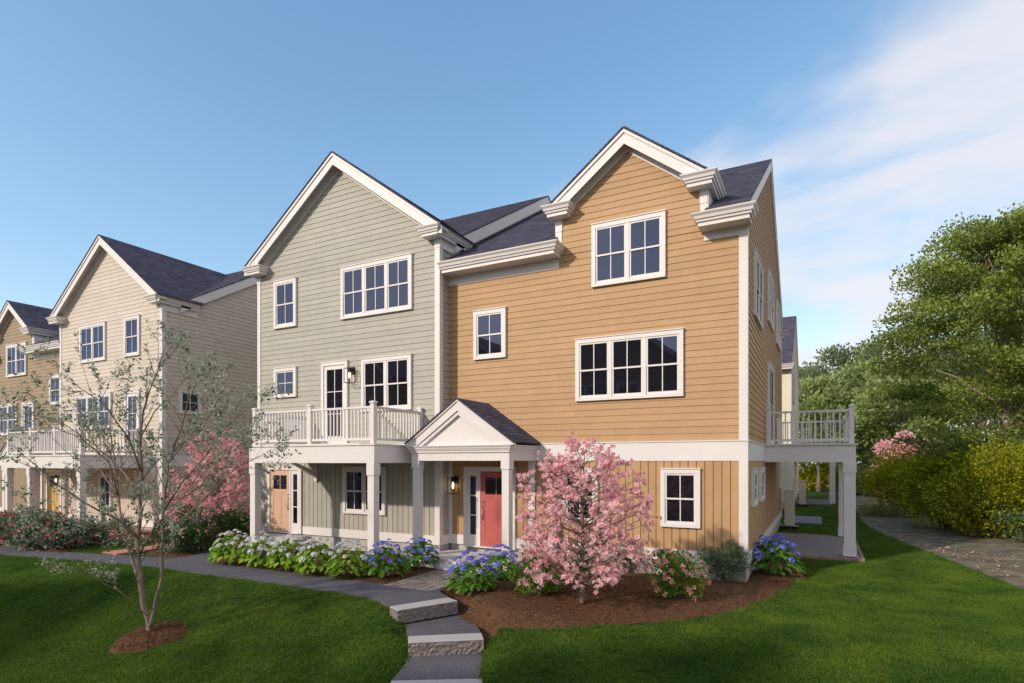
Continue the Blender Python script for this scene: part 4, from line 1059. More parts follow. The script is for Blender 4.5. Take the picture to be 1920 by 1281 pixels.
# ---- sparse young tree on the left lawn
def young_tree():
    bx, by, bz = spot(282, 1197)
    t0 = -SN*bx + CS*by
    root = tag(empty('young_tree', (bx, by, bz)), 'slender multi-stemmed young tree with sparse silvery leaves on the lawn', 'tree')
    mb = MB(); tips = []
    def W(px, py, dt): return at_depth(px, py if py > 900 else 900-(900-py)*.80, t0+dt)
    stems = [
        ([(266,900,.1),(300,850,.7),(350,820,1.0),(405,800,1.2),(455,790,1.3)], .016, .004),
        ([(308,940,-.2),(350,930,-.7),(410,880,-1.0),(470,850,-1.2)], .016, .004),
        ([(259,1040,.05),(215,1000,-.5),(160,985,-.9),(100,975,-1.1)], .014, .004),
        ([(222,930,.5),(205,860,.1),(150,800,-.2),(95,775,-.4)], .014, .004),
        ([(283,1206,0),(280,1175,0),(270,1140,.02),(263,1095,.03),(259,1040,.05),(262,960,.1),(266,880,.1),(263,790,.15),(272,720,.25),(296,640,.35),(306,602,.4)], .060, .008),
        ([(281,1178,0),(290,1140,-.05),(303,1085,-.1),(304,1010,-.15),(308,940,-.2),(316,860,-.25),(336,790,-.3),(352,720,-.35),(366,672,-.4)], .042, .007),
        ([(262,1095,.03),(246,1045,.2),(232,1005,.35),(222,930,.5),(214,850,.6),(205,770,.7),(212,700,.8)], .030, .006),
        ([(261,1010,.06),(224,975,-.2),(170,950,-.5),(118,915,-.8),(70,870,-1.0),(35,830,-1.2)], .022, .004),
        ([(264,930,.1),(232,880,.5),(180,820,.8),(120,770,1.0),(60,745,1.2),(48,752,1.25)], .020, .004),
        ([(305,1000,-.15),(352,965,.2),(402,915,.5),(448,868,.8),(492,840,.95)], .022, .004),
        ([(306,960,-.2),(345,900,-.6),(388,840,-.9),(430,770,-1.1),(462,735,-1.2)], .020, .004),
        ([(266,880,.1),(240,800,-.4),(200,730,-.7),(160,690,-.9),(110,705,-1.1)], .019, .004),
        ([(263,800,.15),(290,740,.6),(330,690,.9),(352,640,1.0)], .016, .004),
        ([(316,860,-.25),(360,790,.3),(404,740,.6),(420,700,.7)], .016, .004),
        ([(222,930,.5),(190,880,.9),(140,850,1.1),(95,800,1.2)], .015, .004),
        ([(232,1000,.35),(190,1020,.0),(140,1010,-.3),(90,1035,-.5)], .012, .003),
        ([(276,1155,.0),(240,1120,-.3),(180,1085,-.5),(120,1040,-.6)], .010, .003),
        ([(260,1045,.05),(290,985,-.4),(330,950,-.8),(370,890,-1.1),(410,820,-1.3)], .018, .004),
    ]
    for pts, r0, r1 in stems:
        q = [Vector(W(*p)) for p in pts]
        fine = []
        for i in range(len(q)-1):
            for k in range(3):
                v = q[i].lerp(q[i+1], k/3)
                if fine: v = v + Vector((random.gauss(0, .008), random.gauss(0, .008), random.gauss(0, .006)))
                fine.append(v)
        fine.append(q[-1]); n = len(fine)
        rad = [r0+(r1-r0)*(i/(n-1))**.75 for i in range(n)]
        mb.tube(fine, rad, 8)
        for i in range(3, n):
            if i/n < .28 and r0 > .02: continue
            hh = fine[i].z
            for _ in range(random.choice((1, 1, 2))):
                d = (fine[i]-fine[i-1]).normalized()
                a = Vector((random.gauss(0, 1), random.gauss(0, 1), random.gauss(.35, .5))).normalized()
                grow(mb, fine[i], d*.7+a*.75, random.uniform(.30, .62), min(.008, rad[i]*.5), 1, tips, .7, .3, 3, (1, 2), .7, 5)
    tr = mb.build('trunk', M['bark'], root, (bx, by, bz), recalc=False, smooth=True)
    P = []; A = []; L = []; v = []
    for (p, d, l) in tips:
        if random.random() < .10: continue
        for _ in range(random.randint(5, 12) if l == 0 else random.randint(2, 5)):
            a = Vector(d)*.6+Vector((random.gauss(0, 1), random.gauss(0, 1), random.gauss(-.1, .8)))
            P.append(Vector(p)+Vector((random.gauss(0, .02), random.gauss(0, .02), random.gauss(0, .02)))); A.append(a)
            big = random.random() < .15
            L.append(random.uniform(.05, .075) if big else random.uniform(.028, .052)); v.append(random.uniform(0, .25) if big else random.uniform(.3, 1))
    leaves('foliage', root, M['leaf_young'], np.array(P), np.array(A), np.array(L), .30, (bx, by, bz), np.array(v))
    # mulch ring
    vs = []; fs = []; nr, ns = 9, 40
    for k in range(nr+1):
        for i in range(ns):
            a = 2*math.pi*i/ns; rr = .62*k/nr*(1+.05*math.sin(3*a)+.04*math.sin(7*a+1)); x, y = bx+rr*math.cos(a), by+rr*math.sin(a)
            vs.append((x, y, gz(x, y)-.02*(k == nr)+.14*(1-(k/nr)**2)+(random.gauss(0, .010) if k < nr else -.03)))
    for k in range(nr):
        for i in range(ns): fs.append((k*ns+i, (k+1)*ns+i, (k+1)*ns+(i+1) % ns, k*ns+(i+1) % ns))
    m = MB(); m.add(vs, fs); o = m.build('mulch_ring', M['mulch'], None, (0, 0, 0), smooth=True); tag(o, 'low brown mulch mound round the young tree trunk', 'mulch', kind='thing')
    ring = [(bx+.55*math.cos(a), by+.55*math.sin(a)) for a in np.linspace(0, 6.28, 24, endpoint=False)]
    tag(chips(ring, 900, 0, 'bark_chips', chipm, .012, .035, lambda X, Y: ground_z(X, Y)+.14*(1-np.minimum(1, (np.hypot(X-bx, Y-by)/.62))**2)+.01), 'bark chips heaped round the foot of the young tree', 'bark chips')
    return (bx, by)
YT = young_tree()

# ---- magnolia blossoms
def blossom_mesh(name, m, np_=7, size=.055):
    V = []; T = []; v = []
    for i in range(np_):
        a = 2*math.pi*i/np_+random.uniform(-.2, .2); el = random.uniform(.25, .9)
        d = Vector((math.cos(a)*math.cos(el), math.sin(a)*math.cos(el), math.sin(el))); s = Vector((-math.sin(a), math.cos(a), 0))
        L = size*random.uniform(.85, 1.15); b = len(V)
        V += [Vector((0, 0, 0)), d*L*.55+s*L*.19+Vector((0, 0, .004)), d*L+Vector((0, 0, -.012)), d*L*.55-s*L*.19+Vector((0, 0, .004))]
        T += [(b, b+1, b+3), (b+1, b+2, b+3)]; v += [random.uniform(.0, .45), random.uniform(.55, 1.0)]
    o = fast_mesh(name, np.array([tuple(x) for x in V]), np.array(T), m, None, np.array(v))
    me = o.data; bpy.data.objects.remove(o); return me
def merged(name, parent, me_list, pos, axes, scl, m, origin):
    """many small copies joined into one part"""
    VV = []; TT = []; vv = []; base = 0
    geo = []
    for me in me_list:
        a = np.empty(len(me.vertices)*3, np.float32); me.vertices.foreach_get('co', a)
        t = np.empty(len(me.loops), np.int32); me.loops.foreach_get('vertex_index', t)
        q = np.empty(len(me.polygons), np.float32); me.attributes['var'].data.foreach_get('value', q)
        geo.append((a.reshape(-1, 3), t.reshape(-1, 3), q))
    for i, (p, ax, s) in enumerate(zip(pos, axes, scl)):
        a, t, q = geo[i % len(geo)]
        z = Vector(ax).normalized(); x = z.orthogonal().normalized(); x.rotate(Matrix.Rotation(random.uniform(0, 6.28), 3, z)); y = z.cross(x)
        Rm = np.array([x, y, z])*s
        VV.append(a@Rm+np.asarray(p)-np.asarray(origin)); TT.append(t+base); vv.append(np.clip(q+random.uniform(-.15, .15), 0, 1)); base += len(a)
    return tag(fast_mesh(name, np.concatenate(VV), np.concatenate(TT), m, parent, np.concatenate(vv)), kind='stuff')
def place(parent, me, name, p, ax, s, origin):
    o = bpy.data.objects.new(name, me); col.objects.link(o); o.parent = parent
    o.location = Vector(p)-Vector(origin)
    q = Vector(ax).normalized().to_track_quat('Z', 'Y'); q.rotate(Matrix.Rotation(0, 3, 'Z'))
    e = q.to_matrix()@Matrix.Rotation(random.uniform(0, 6.28), 3, 'Z'); o.rotation_euler = e.to_euler(); o.scale = (s, s, s)
    return o
def magnolia(name, label, base, hgt, rad, n_single, n_rest, petal, size, trunk_h, nlobe=120):
    root = tag(empty(name, base), label, 'tree')
    mb = MB(); bx, by, bz = base
    pts = [Vector((bx, by, bz-.05)), Vector((bx+.01, by, bz+trunk_h*.5)), Vector((bx-.01, by+.01, bz+trunk_h)), Vector((bx+.02, by, bz+hgt*.45)), Vector((bx+.0, by, bz+hgt*.65)), Vector((bx+.03, by, bz+hgt*.85)), Vector((bx+.05, by, bz+hgt))]
    mb.tube(pts, [.055, .045, .042, .034, .024, .014, .005], 9)
    twigs = []
    for i in range(nlobe):
        f = ((i+.5)/nlobe)**1.05
        prof = math.sqrt(max(.02, 1-((f-.36)/.67)**2)) if f > .36 else .80+.20*(f/.36)
        a = i*2.39996+random.uniform(-.5, .5); q = rad*max(.05, prof)*(.35+.65*random.random()**.6)
        z = bz+trunk_h*.95+(hgt-trunk_h*.95)*f+random.gauss(0, .05)
        if i % 9 == 4: q *= 1.22
        if i >= nlobe-4: z += .05*(i-nlobe+5); q *= .5
        e = Vector((bx+math.cos(a)*q, by+math.sin(a)*q, z))
        z0 = bz+max(trunk_h*.75, min(hgt*.9, (z-bz)-q*.45)); s0 = Vector((bx, by, z0)); L = (e-s0).length
        m1 = s0.lerp(e, .4)+Vector((random.gauss(0, .05), random.gauss(0, .05), -.03)); m2 = s0.lerp(e, .75)+Vector((random.gauss(0, .05), random.gauss(0, .05), 0))
        mb.tube([s0, m1, m2, e], [.006+.010*L*(1-f*.5), .005+.006*L, .006, .004], 5)
        for _ in range(11):
            p0 = s0.lerp(e, random.uniform(.45, 1)) if random.random() < .35 else e
            d = ((e-s0).normalized()*.7+Vector((random.gauss(0, .8), random.gauss(0, .8), random.gauss(.25, .6)))).normalized()
            p1 = p0+d*random.uniform(.10, .34)*(1-.35*f)
            pm = p0.lerp(p1, .5)+Vector((random.gauss(0, .015), random.gauss(0, .015), random.gauss(0, .015)))
            mb.tube([p0, pm, p1], [.0042, .0032, .002], 4); twigs += [(pm, d), (p1, d), (p1, d), (p0.lerp(p1, .75), d)]
    mb.build('trunk', M['bark'], root, base, recalc=False, smooth=True)
    ms = [blossom_mesh('blossom', petal, 7, size) for _ in range(5)]
    pos = []; ax = []; k = 0; random.shuffle(twigs)
    while len(pos) < n_single+n_rest:
        p, d = twigs[k % len(twigs)]; k += 1; j = .014 if k < len(twigs) else .03
        q = p+Vector((random.gauss(0, j), random.gauss(0, j), random.gauss(0, j)))
        if q.z < bz+trunk_h*.55: continue
        pos.append(q); ax.append(d*.5+Vector((random.gauss(0, .7), random.gauss(0, .7), random.gauss(.5, .5))))
    cd = sorted(range(len(pos)), key=lambda i: pos[i].length)
    for i in cd[:n_single]: place(root, ms[i % 5], 'blossom', pos[i], ax[i], random.uniform(.8, 1.25), base)
    rest = cd[n_single:]
    merged('blossoms', root, ms, [pos[i] for i in rest], [ax[i] for i in rest], [random.uniform(.8, 1.25) for _ in rest], petal, base)
mg = spot(1091, 1137)
magnolia('magnolia_tree', 'small magnolia covered in pink and white blossoms before the tan wall', mg, 2.72, 1.22, 300, 3900, M['petal'], .055, .55)
pk = spot(408, 1016)
magnolia('magnolia_tree', 'deep pink flowering tree in the gap between sage and cream houses', pk, 3.3, 1.35, 200, 3800, M['petal_b'], .07, .3)

# ---- hydrangeas
def big_leaf_geo(P, A, L, W, droop):
    n = len(P); A = unit(A); up = np.array([0, 0, 1.0])
    S = unit(np.cross(A, up)+rng.normal(0, .15, (n, 3))); Nn = np.cross(S, A); Lc = L[:, None]
    def pt(f, s, dz): return P+A*Lc*f+S*Lc*s+Nn*Lc*dz-up*Lc*droop*f*f
    V = np.stack([pt(0, 0, 0), pt(.35, 0, -.03), pt(.7, 0, -.03), pt(1, 0, 0), pt(.35, W, .04), pt(.35, -W, .04), pt(.7, W*.72, .03), pt(.7, -W*.72, .03)], 1).reshape(-1, 3)
    k = np.arange(n)[:, None]*8
    F = [(0, 5, 1), (0, 1, 4), (1, 5, 7), (1, 7, 2), (1, 2, 6), (1, 6, 4), (2, 7, 3), (2, 3, 6)]
    return V, np.concatenate([k+list(f) for f in F], 1).reshape(-1, 3), 8
def hyd_foliage(m, n=230, r=.42, h=.62):
    th = rng.uniform(0, 6.28, n); f = rng.random(n)
    el = np.arccos(1-f*1.05)                  # from the top round to the skirt
    rr = rng.uniform(.72, 1.0, n)
    P = np.stack([np.cos(th)*np.sin(el)*r*rr, np.sin(th)*np.sin(el)*r*rr, .12+np.cos(el)*(h-.12)*rr], -1)
    P[:, 2] = np.maximum(P[:, 2], .06+rng.random(n)*.15)
    A = np.stack([np.cos(th)*(.5+np.sin(el)), np.sin(th)*(.5+np.sin(el)), .45*np.cos(el)-.25+rng.normal(0, .2, n)], -1)+rng.normal(0, .25, (n, 3))
    L = rng.uniform(.115, .185, n)
    V, T, k = big_leaf_geo(P-unit(A)*L[:, None]*.4, A, L, .30, .38)
    o = fast_mesh('foliage', V, T, m, None, np.repeat(rng.random(n), k)); me = o.data; bpy.data.objects.remove(o); return me
def head_mesh(m, n=44, r=.074):
    d = sphere_dirs(n); d[:, 2] = np.abs(d[:, 2]); c = d*np.array([r, r, r*.62])
    V = []; T = []; v = []
    for i in range(n):
        z = Vector(d[i]).lerp(Vector((0, 0, 1)), .35).normalized(); x = z.orthogonal().normalized(); y = z.cross(x); s = random.uniform(.014, .021); p = Vector(c[i]); b = len(V)
        V += [p+x*s, p+y*s, p-x*s, p-y*s]; T += [(b, b+1, b+2), (b, b+2, b+3)]; q = random.random(); v += [q, q]
    o = fast_mesh('flower_head', np.array([tuple(p) for p in V]), np.array(T), m, None, np.array(v)); me = o.data; bpy.data.objects.remove(o); return me
def stem_mesh(n=8, r=.30):
    mb = MB()
    for i in range(n):
        a = random.uniform(0, 6.28); q = r*random.uniform(.2, 1)
        mb.tube([(math.cos(a)*q*.3, math.sin(a)*q*.3, -.03), (math.cos(a)*q*.75, math.sin(a)*q*.75, .26), (math.cos(a)*q, math.sin(a)*q, .5)], [.007, .006, .004], 5)
    o = mb.build('stems', M['twig'], None, recalc=False); me = o.data; bpy.data.objects.remove(o); return me
HF = {'w': [hyd_foliage(M['leaf_hyd']) for _ in range(2)], 'b': [hyd_foliage(M['leaf_hyd_d']) for _ in range(2)]}
HH = {'w': [head_mesh(M['fl_white']) for _ in range(3)], 'b': [head_mesh(M['fl_blue']) for _ in range(3)]}
HS = stem_mesh()
def hydrangea(px, py, kind, s, label, nh=24):
    s *= 1.13
    x, y, z = spot(px, py); z += .03
    root = tag(empty('hydrangea', (x, y, z), random.uniform(0, 6.28)), label, 'hydrangea', ('white' if kind == 'w' else 'blue')+' hydrangeas along the house')
    for me, nm in ((random.choice(HF[kind]), 'foliage'), (HS, 'stems')):
        o = bpy.data.objects.new(nm, me); col.objects.link(o); o.parent = root; o.scale = (s*random.uniform(.92, 1.1), s*random.uniform(.92, 1.1), s*random.uniform(.92, 1.05))
        if nm == 'foliage': o['kind'] = 'stuff'
    for i in range(nh):
        a = i*2.399; f = (i+.5)/nh; el = math.acos(1-f*.66)+random.gauss(0, .08)
        d = Vector((math.cos(a)*math.sin(el), math.sin(a)*math.sin(el), math.cos(el)))
        k = random.uniform(.95, 1.1)
        p = Vector((d.x*.42*k, d.y*.42*k, .14+d.z*.53*k))*s
        o = bpy.data.objects.new('flower_head', HH[kind][i % 3]); col.objects.link(o); o.parent = root; o.location = p
        q = (d+Vector((0, 0, .7))).normalized().to_track_quat('Z', 'Y'); o.rotation_euler = q.to_euler(); e = s*random.uniform(.6, 1.05); o.scale = (e, e, e)
ORD = [(437,1058,'w',1.02,'leftmost white hydrangea, at the end of the row by the path fork'), (490,1063,'w',1.0,'second white hydrangea from the left end of the row'), (541,1070,'w',1.0,'middle white hydrangea of the row of five'),
       (597,1077,'w',1.0,'fourth white hydrangea from the left end of the row'), (656,1082,'w',1.02,'white hydrangea next to the first blue one'),
       (724,1083,'b',1.0,'blue hydrangea next to the white ones, left of the paver walk'), (789,1067,'b',.92,'blue hydrangea against the porch slab left of the paver walk'),
       (884,1112,'b',1.0,'blue hydrangea at the front of the right bed beside the pavers'), (938,1088,'b',.92,'blue hydrangea below the porch column right of the red door'),
       (1449,1079,'b',1.12,'blue hydrangea round the corner beside the tan side wall')]
for px_, py_, k_, s_, l_ in ORD: hydrangea(px_, py_, k_, s_, l_)

# ---- shrubs
def shrub(name, label, cat, base, rx, h, m, n, L, W=.3, k=34, bloom=None, nb=0, bsize=.05, low=-.92, droop=0.0, stems=5, group=None, flat=.8, ry=None, trunk='bark_dark'):
    bx, by, bz = base; root = tag(empty(name, base), label, cat, group)
    ry = ry or rx*.9
    C, rad = dome((bx, by, bz+h*.46), rx*.74, ry*.74, h*.40, k, rx*.22, rx*.38, low)
    P, d, idx = lobe_points(C, rad, n, flat)
    keep = P[:, 2] > bz+.02; P, d = P[keep], d[keep]
    ctr = np.array([bx, by, bz+h*.35]); out = unit(P-ctr)
    A = out*.8+d*.5+rng.normal(0, .45, d.shape); A[:, 2] += .25-droop
    leaves('foliage', root, m, P, A, rng.uniform(L*.7, L*1.25, len(P)), W, base)
    mb = MB()
    for i in range(stems):
        a = random.uniform(0, 6.28); q = random.uniform(.2, .75)
        mb.tube([(bx+math.cos(a)*.06*rx, by+math.sin(a)*.06*rx, bz-.05), (bx+math.cos(a)*rx*q*.5, by+math.sin(a)*rx*q*.5, bz+h*.35), (bx+math.cos(a)*rx*q*.8, by+math.sin(a)*rx*q*.8, bz+h*.75)], [.016*h+.006, .012*h+.004, .004], 6)
    mb.build('stems', M[trunk], root, base, recalc=False)
    if bloom:
        ms = [blossom_mesh('flower', bloom, 6, bsize) for _ in range(3)]
        Q, dd, _ = lobe_points(C, rad*1.08, nb*3, flat, .97)
        dist = np.linalg.norm((Q-ctr)/np.array([rx, ry, h*.6]), axis=1); o_ = np.argsort(-dist)[:nb]
        for j in o_[:90]:
            if Q[j][2] > bz+.08: place(root, ms[j % 3], 'flower', Q[j], unit(Q[j]-ctr)+np.array([0, 0, .4]), random.uniform(.8, 1.2), base)
        rest = [j for j in o_[90:] if Q[j][2] > bz+.08]
        if rest: merged('flowers', root, ms, [Q[j] for j in rest], [unit(Q[j]-ctr)+np.array([0, 0, .4]) for j in rest], [random.uniform(.8, 1.2) for _ in rest], bloom, base)
    return root
shrub('shrub', 'bright green bush at the left foot of the pink magnolia', 'bush', spot(1000, 1118), .58, .90, M['leaf_bright'], 3600, .06)
shrub('rose_bush', 'small green rose bush with few pink blooms right behind the magnolia trunk', 'bush', spot(1127, 1098), .46, .62, M['leaf_bright'], 1900, .055, bloom=M['petal_rose'], nb=44, bsize=.06)
shrub('spirea_bush', 'leafy bush dotted with round pink flowers at the front of the right bed', 'bush', spot(1266, 1126), .60, 1.0, M['leaf_bright'], 3400, .055, bloom=M['petal_rose'], nb=120, bsize=.07)
shrub('shrub', 'grey-green fine-leaved shrub against the white corner of the tan house', 'bush', spot(1356, 1092), .62, .92, M['leaf_olive'], 6200, .05, .2)
shrub('shrub', 'grey-green shrub below the ground floor window behind the pink-flowered bush', 'bush', spot(1255, 1066), .72, 1.15, M['leaf_olive'], 6000, .05, .2)
shrub('shrub', 'dark green shrub in shade behind the right side of the magnolia', 'bush', spot(1180, 1074), .48, .8, M['leaf_dark'], 2600, .055, .25)
shrub('rose_bush', 'dark rose bush with salmon blooms left of the pink flowering tree', 'bush', spot(345, 1038), .95, 1.35, M['leaf_dark'], 5200, .07, bloom=M['petal_rose'], nb=70, bsize=.07)
shrub('rose_bush', 'dark rose bush beside the sage house corner column', 'bush', spot(437, 1026), .95, 1.3, M['leaf_dark'], 5000, .07, bloom=M['petal_rose'], nb=40, bsize=.07)
shrub('flowering_shrub', 'red-flowering glossy shrub nearest the left picture edge', 'bush', spot(16, 1020), 1.05, 1.2, M['leaf_variegated'], 4200, .085, bloom=M['petal_red'], nb=70, bsize=.07)
shrub('flowering_shrub', 'middle red-flowering glossy shrub beside the grey path at left', 'bush', spot(70, 1028), 1.0, 1.2, M['leaf_variegated'], 4200, .085, bloom=M['petal_red'], nb=80, bsize=.07)
shrub('flowering_shrub', 'red-flowering glossy shrub at the right end of its row, before the cream porch', 'bush', spot(122, 1029), .95, 1.05, M['leaf_variegated'], 3800, .085, bloom=M['petal_red'], nb=80, bsize=.07)
shrub('shrub', 'pale green shrub between the red flowers and the lawn patch', 'bush', spot(178, 1022), .62, .85, M['leaf_olive'], 2000, .07)
shrub('shrub', 'small round grey-green shrub at the foot of the cream wall', 'bush', spot(228, 1006), .6, .8, M['leaf_olive'], 2400, .05)

# red brick strips and edging by the cream house
tag(MB().box(-27.5, -21.0, 11.0, 12.6, -.05, .10).build('brick_terrace', M['brick']), kind='structure')
a_, b_ = spot(205, 1040), spot(380, 1017)
v_ = (Vector(b_)-Vector(a_)); v_.z = 0; n_ = Vector((-v_.y, v_.x, 0)).normalized()*.35
br = MB(); br.prism([tuple(Vector(a_)-n_), tuple(Vector(b_)-n_), tuple(Vector(b_)+n_), tuple(Vector(a_)+n_)], (0, 0, .05)); tag(br.build('brick_path', M['brick']), kind='structure')

# ---- hedge of yellow-green shrubs beside the woodland path
HG = 'hedge shrubs beside the woodland path'
shrub('hedge_shrub', 'sunlit yellow-green hedge shrub nearest the side deck', 'shrub', spot(1690, 966), 2.0, 3.4, M['leaf_hedge'], 15000, .12, k=90, group=HG, droop=.2)
shrub('hedge_shrub', 'middle hedge shrub of dense olive-green leaves', 'shrub', spot(1772, 992), 2.1, 3.2, M['leaf_hedge_d'], 19000, .115, k=110, group=HG, droop=.2)
shrub('hedge_shrub', 'broad hedge shrub at the right picture edge under the tall tree', 'shrub', spot(1880, 1008), 2.4, 3.25, M['leaf_hedge_d'], 24000, .115, k=130, group=HG, droop=.2)
shrub('shrub', 'small blue-green shrub before the hedge at the right edge', 'shrub', spot(1912, 1016), .75, 1.35, M['leaf_teal'], 3000, .07, .2)
shrub('shrub', 'pink blossoming shrub standing behind the hedge', 'shrub', (*[at_depth(1698, 866, 33)[i] for i in (0, 1)], 0), 2.1, 4.5, M['petal_b'], 8000, .14, .35, k=50)
def tuft(px, py, n, h, label):
    x, y, z = spot(px, py); P = np.stack([x+rng.normal(0, .5, n), y+rng.normal(0, .3, n), np.full(n, z)], -1)
    A = np.stack([rng.normal(0, .3, n), rng.normal(0, .3, n), np.ones(n)], -1)
    tag(leaves('tall_grass', None, M['straw'], P, A, rng.uniform(h*.5, h, n), .02), label, 'tall grass')
tuft(1655, 968, 900, .8, 'tuft of pale tall grass at the foot of the hedge')

# ---- trees
def crown_tree(name, label, base, h, rx, trunk_r, m, nleaf, L, k, lobe, zlow, flat=.45, bark='bark_dark', group=None, windy=(0, 0), taper=.55, limbs=14, spray=False):
    bx, by, bz = base; root = tag(empty(name, base), label, 'tree', group)
    mb = MB(); hc = h-zlow
    lean = [Vector((bx+random.gauss(0, .03)*i, by+random.gauss(0, .03)*i, bz+h*.86*i/7-.1*(i == 0))) for i in range(8)]
    mb.tube(lean, [trunk_r*(1-.85*(i/7)**.8)*(1.35 if i == 0 else 1) for i in range(8)], 10)
    C = []
    for i in range(k):
        f = random.random()**.9
        z = zlow+hc*f
        prof = math.sqrt(max(0, 1-((f-.36)/.66)**2)) if f > .36 else .72+.28*f/.36
        a = random.uniform(0, 6.28); q = rx*prof*random.random()**.42
        C.append((bx+math.cos(a)*q+windy[0]*f, by+math.sin(a)*q+windy[1]*f, bz+z+.12*q))
    C = np.array(C); rad = rng.uniform(lobe*.6, lobe*1.25, k)
    for i in range(limbs):
        j = random.randrange(k); e = Vector(C[j]); z0 = min(max(zlow*.75, (e.z-bz)*.72-.1), h*.8)
        s = Vector((bx, by, bz+z0)); mid = s.lerp(e, .5)+Vector((0, 0, (e-s).length*.08))
        mb.tube([s, s.lerp(mid, .5)+Vector((random.gauss(0, .1), random.gauss(0, .1), 0)), mid, mid.lerp(e, .5)+Vector((random.gauss(0, .12), random.gauss(0, .12), .05)), e], [trunk_r*.30, trunk_r*.24, trunk_r*.17, trunk_r*.10, .01], 6)
    mb.build('trunk', M[bark], root, base, recalc=False, smooth=True)
    P, d, idx = lobe_points(C, rad, nleaf, flat, .25)
    if spray:                                  # long leafy sprays reaching out and a little up
        o_ = C[idx]-np.array([bx, by, bz+zlow]); o_[:, 2] = 0; o_ = unit(o_+rng.normal(0, .25, (k, 3))[idx]); o_[:, 2] = .22; o_ = unit(o_)
        sd = unit(np.cross(o_, np.array([0, 0, 1.0]))); up_ = np.cross(sd, o_); g_ = np.clip(rng.normal(size=(nleaf, 3)), -1.7, 1.7)
        rr = rad[idx][:, None]
        P = C[idx]+o_*rr*g_[:, :1]*.95+sd*rr*g_[:, 1:2]*.42+up_*rr*g_[:, 2:3]*.20-np.array([0, 0, 1.0])*rr*.10*(g_[:, :1]**2)
    out = unit(P-np.array([bx, by, bz+zlow+hc*.25]))
    A = out*.7+d*.35+rng.normal(0, .5, d.shape); A[:, 2] += .1
    tone = np.clip(rng.random(k)[idx]*.5+rng.random(nleaf)*.6-.05, 0, 1)
    leaves('crown', root, m, P, A, rng.uniform(L*.7, L*1.3, nleaf), .34, base, tone)
    return root
r_ = ray(1893)
crown_tree('elm_tree', 'tall spreading elm with layered leafy sprays rising behind the hedge', (r_[0]*23, r_[1]*23, 0), 11.7, 4.15, .24, M['leaf_tree'], 120000, .12, 380, .72, 2.3, .45, 'bark_pale', limbs=60, spray=True)
FT = 'trees of the wood beyond the back lawn'
def far(px, t, top, rx, m, label, n=7000, L=.34, low=.25):
    r = ray(px); h = EYE+(866-top)/FP*t
    crown_tree('woodland_tree', label, (r[0]*t, r[1]*t, 0), h, rx, .02*h, m, n, L, 70, rx*.34, h*low, .7, 'bark', FT, limbs=9)
far(1508, 62, 700, 4.2, M['leaf_far_d'], 'dark woodland tree peering round the pale yellow house')
far(1535, 50, 720, 3.4, M['leaf_far'], 'bright green woodland tree just right of the pale yellow house')
far(1580, 66, 668, 5.0, M['leaf_far_d'], 'tall dark woodland tree above the side deck railing')
far(1618, 50, 690, 3.6, M['leaf_far'], 'bright green woodland tree rising over the deck corner post')
far(1655, 64, 650, 4.6, M['leaf_far_d'], 'woodland tree just left of the elm crown')
far(1688, 46, 700, 3.4, M['leaf_far'], 'bright woodland tree behind the pink blossoming shrub')
far(1745, 60, 660, 5.0, M['leaf_far_d'], 'woodland tree half hidden by the left side of the elm')
far(1830, 56, 640, 5.0, M['leaf_far_d'], 'woodland tree glimpsed through the middle of the elm')
far(1915, 58, 640, 5.0, M['leaf_far_d'], 'woodland tree at the right edge behind the elm')
FS = 'undergrowth shrubs at the wood edge'
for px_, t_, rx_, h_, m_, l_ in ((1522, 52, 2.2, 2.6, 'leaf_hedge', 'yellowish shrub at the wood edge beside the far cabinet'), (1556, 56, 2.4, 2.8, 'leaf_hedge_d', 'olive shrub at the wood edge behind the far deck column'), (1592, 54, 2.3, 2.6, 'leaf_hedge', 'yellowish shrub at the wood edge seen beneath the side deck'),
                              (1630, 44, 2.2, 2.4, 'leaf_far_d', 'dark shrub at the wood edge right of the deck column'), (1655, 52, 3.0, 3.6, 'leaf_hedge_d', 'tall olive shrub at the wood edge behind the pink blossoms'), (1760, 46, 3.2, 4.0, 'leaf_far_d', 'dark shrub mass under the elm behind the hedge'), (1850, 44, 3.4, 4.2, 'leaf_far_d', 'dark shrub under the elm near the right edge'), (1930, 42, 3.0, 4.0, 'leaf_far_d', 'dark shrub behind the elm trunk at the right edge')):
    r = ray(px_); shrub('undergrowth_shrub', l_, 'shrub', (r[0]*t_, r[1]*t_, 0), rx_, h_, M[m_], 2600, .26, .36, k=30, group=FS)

# ---- houses across the lawn (they only show in the window glass)
def facing_house(x, hgt, siding, label, wdt=9.6):
    h = House('facing_house', label, (x, -17, -1), None, siding); P = lambda s, z, d: (s, -15+d, z)
    a, e = x-wdt/2, x+wdt/2; zw = hgt-wdt/2*.7
    b = h.mb(); b.prism([(a, -15, -1.2), (e, -15, -1.2), (e, -15, zw), (x, -15, hgt), (a, -15, zw)], (0, -9, 0)); h.put(b, 'wall', siding)
    for sd in (-1, 1):
        xe = x+sd*(wdt/2+.35); z = zw-.35*.7
        h.roof_plane([(xe, -14.6, z), (xe, -24.3, z), (x, -24.3, hgt+.1), (x, -14.6, hgt+.1)] if sd > 0 else [(xe, -24.3, z), (xe, -14.6, z), (x, -14.6, hgt+.1), (x, -24.3, hgt+.1)], course=.4)
    b = h.mb()
    for sd in (-1, 1): b.prism([(x, -14.62, hgt+.08), (x+sd*(wdt/2+.35), -14.62, zw-.27), (x+sd*(wdt/2+.35), -14.62, zw-.6), (x, -14.62, hgt-.25)], (0, -.06, 0))
    h.put(b, 'rake_board', 'trim')
    for wx in (-2.4, .9):
        for wz in (1.0, 4.0, 6.9):
            if wz+1.4 < zw+1.2: h.window(P, x+wx, x+wx+1.7, wz, wz+1.4, 2)
    MB.XF = None
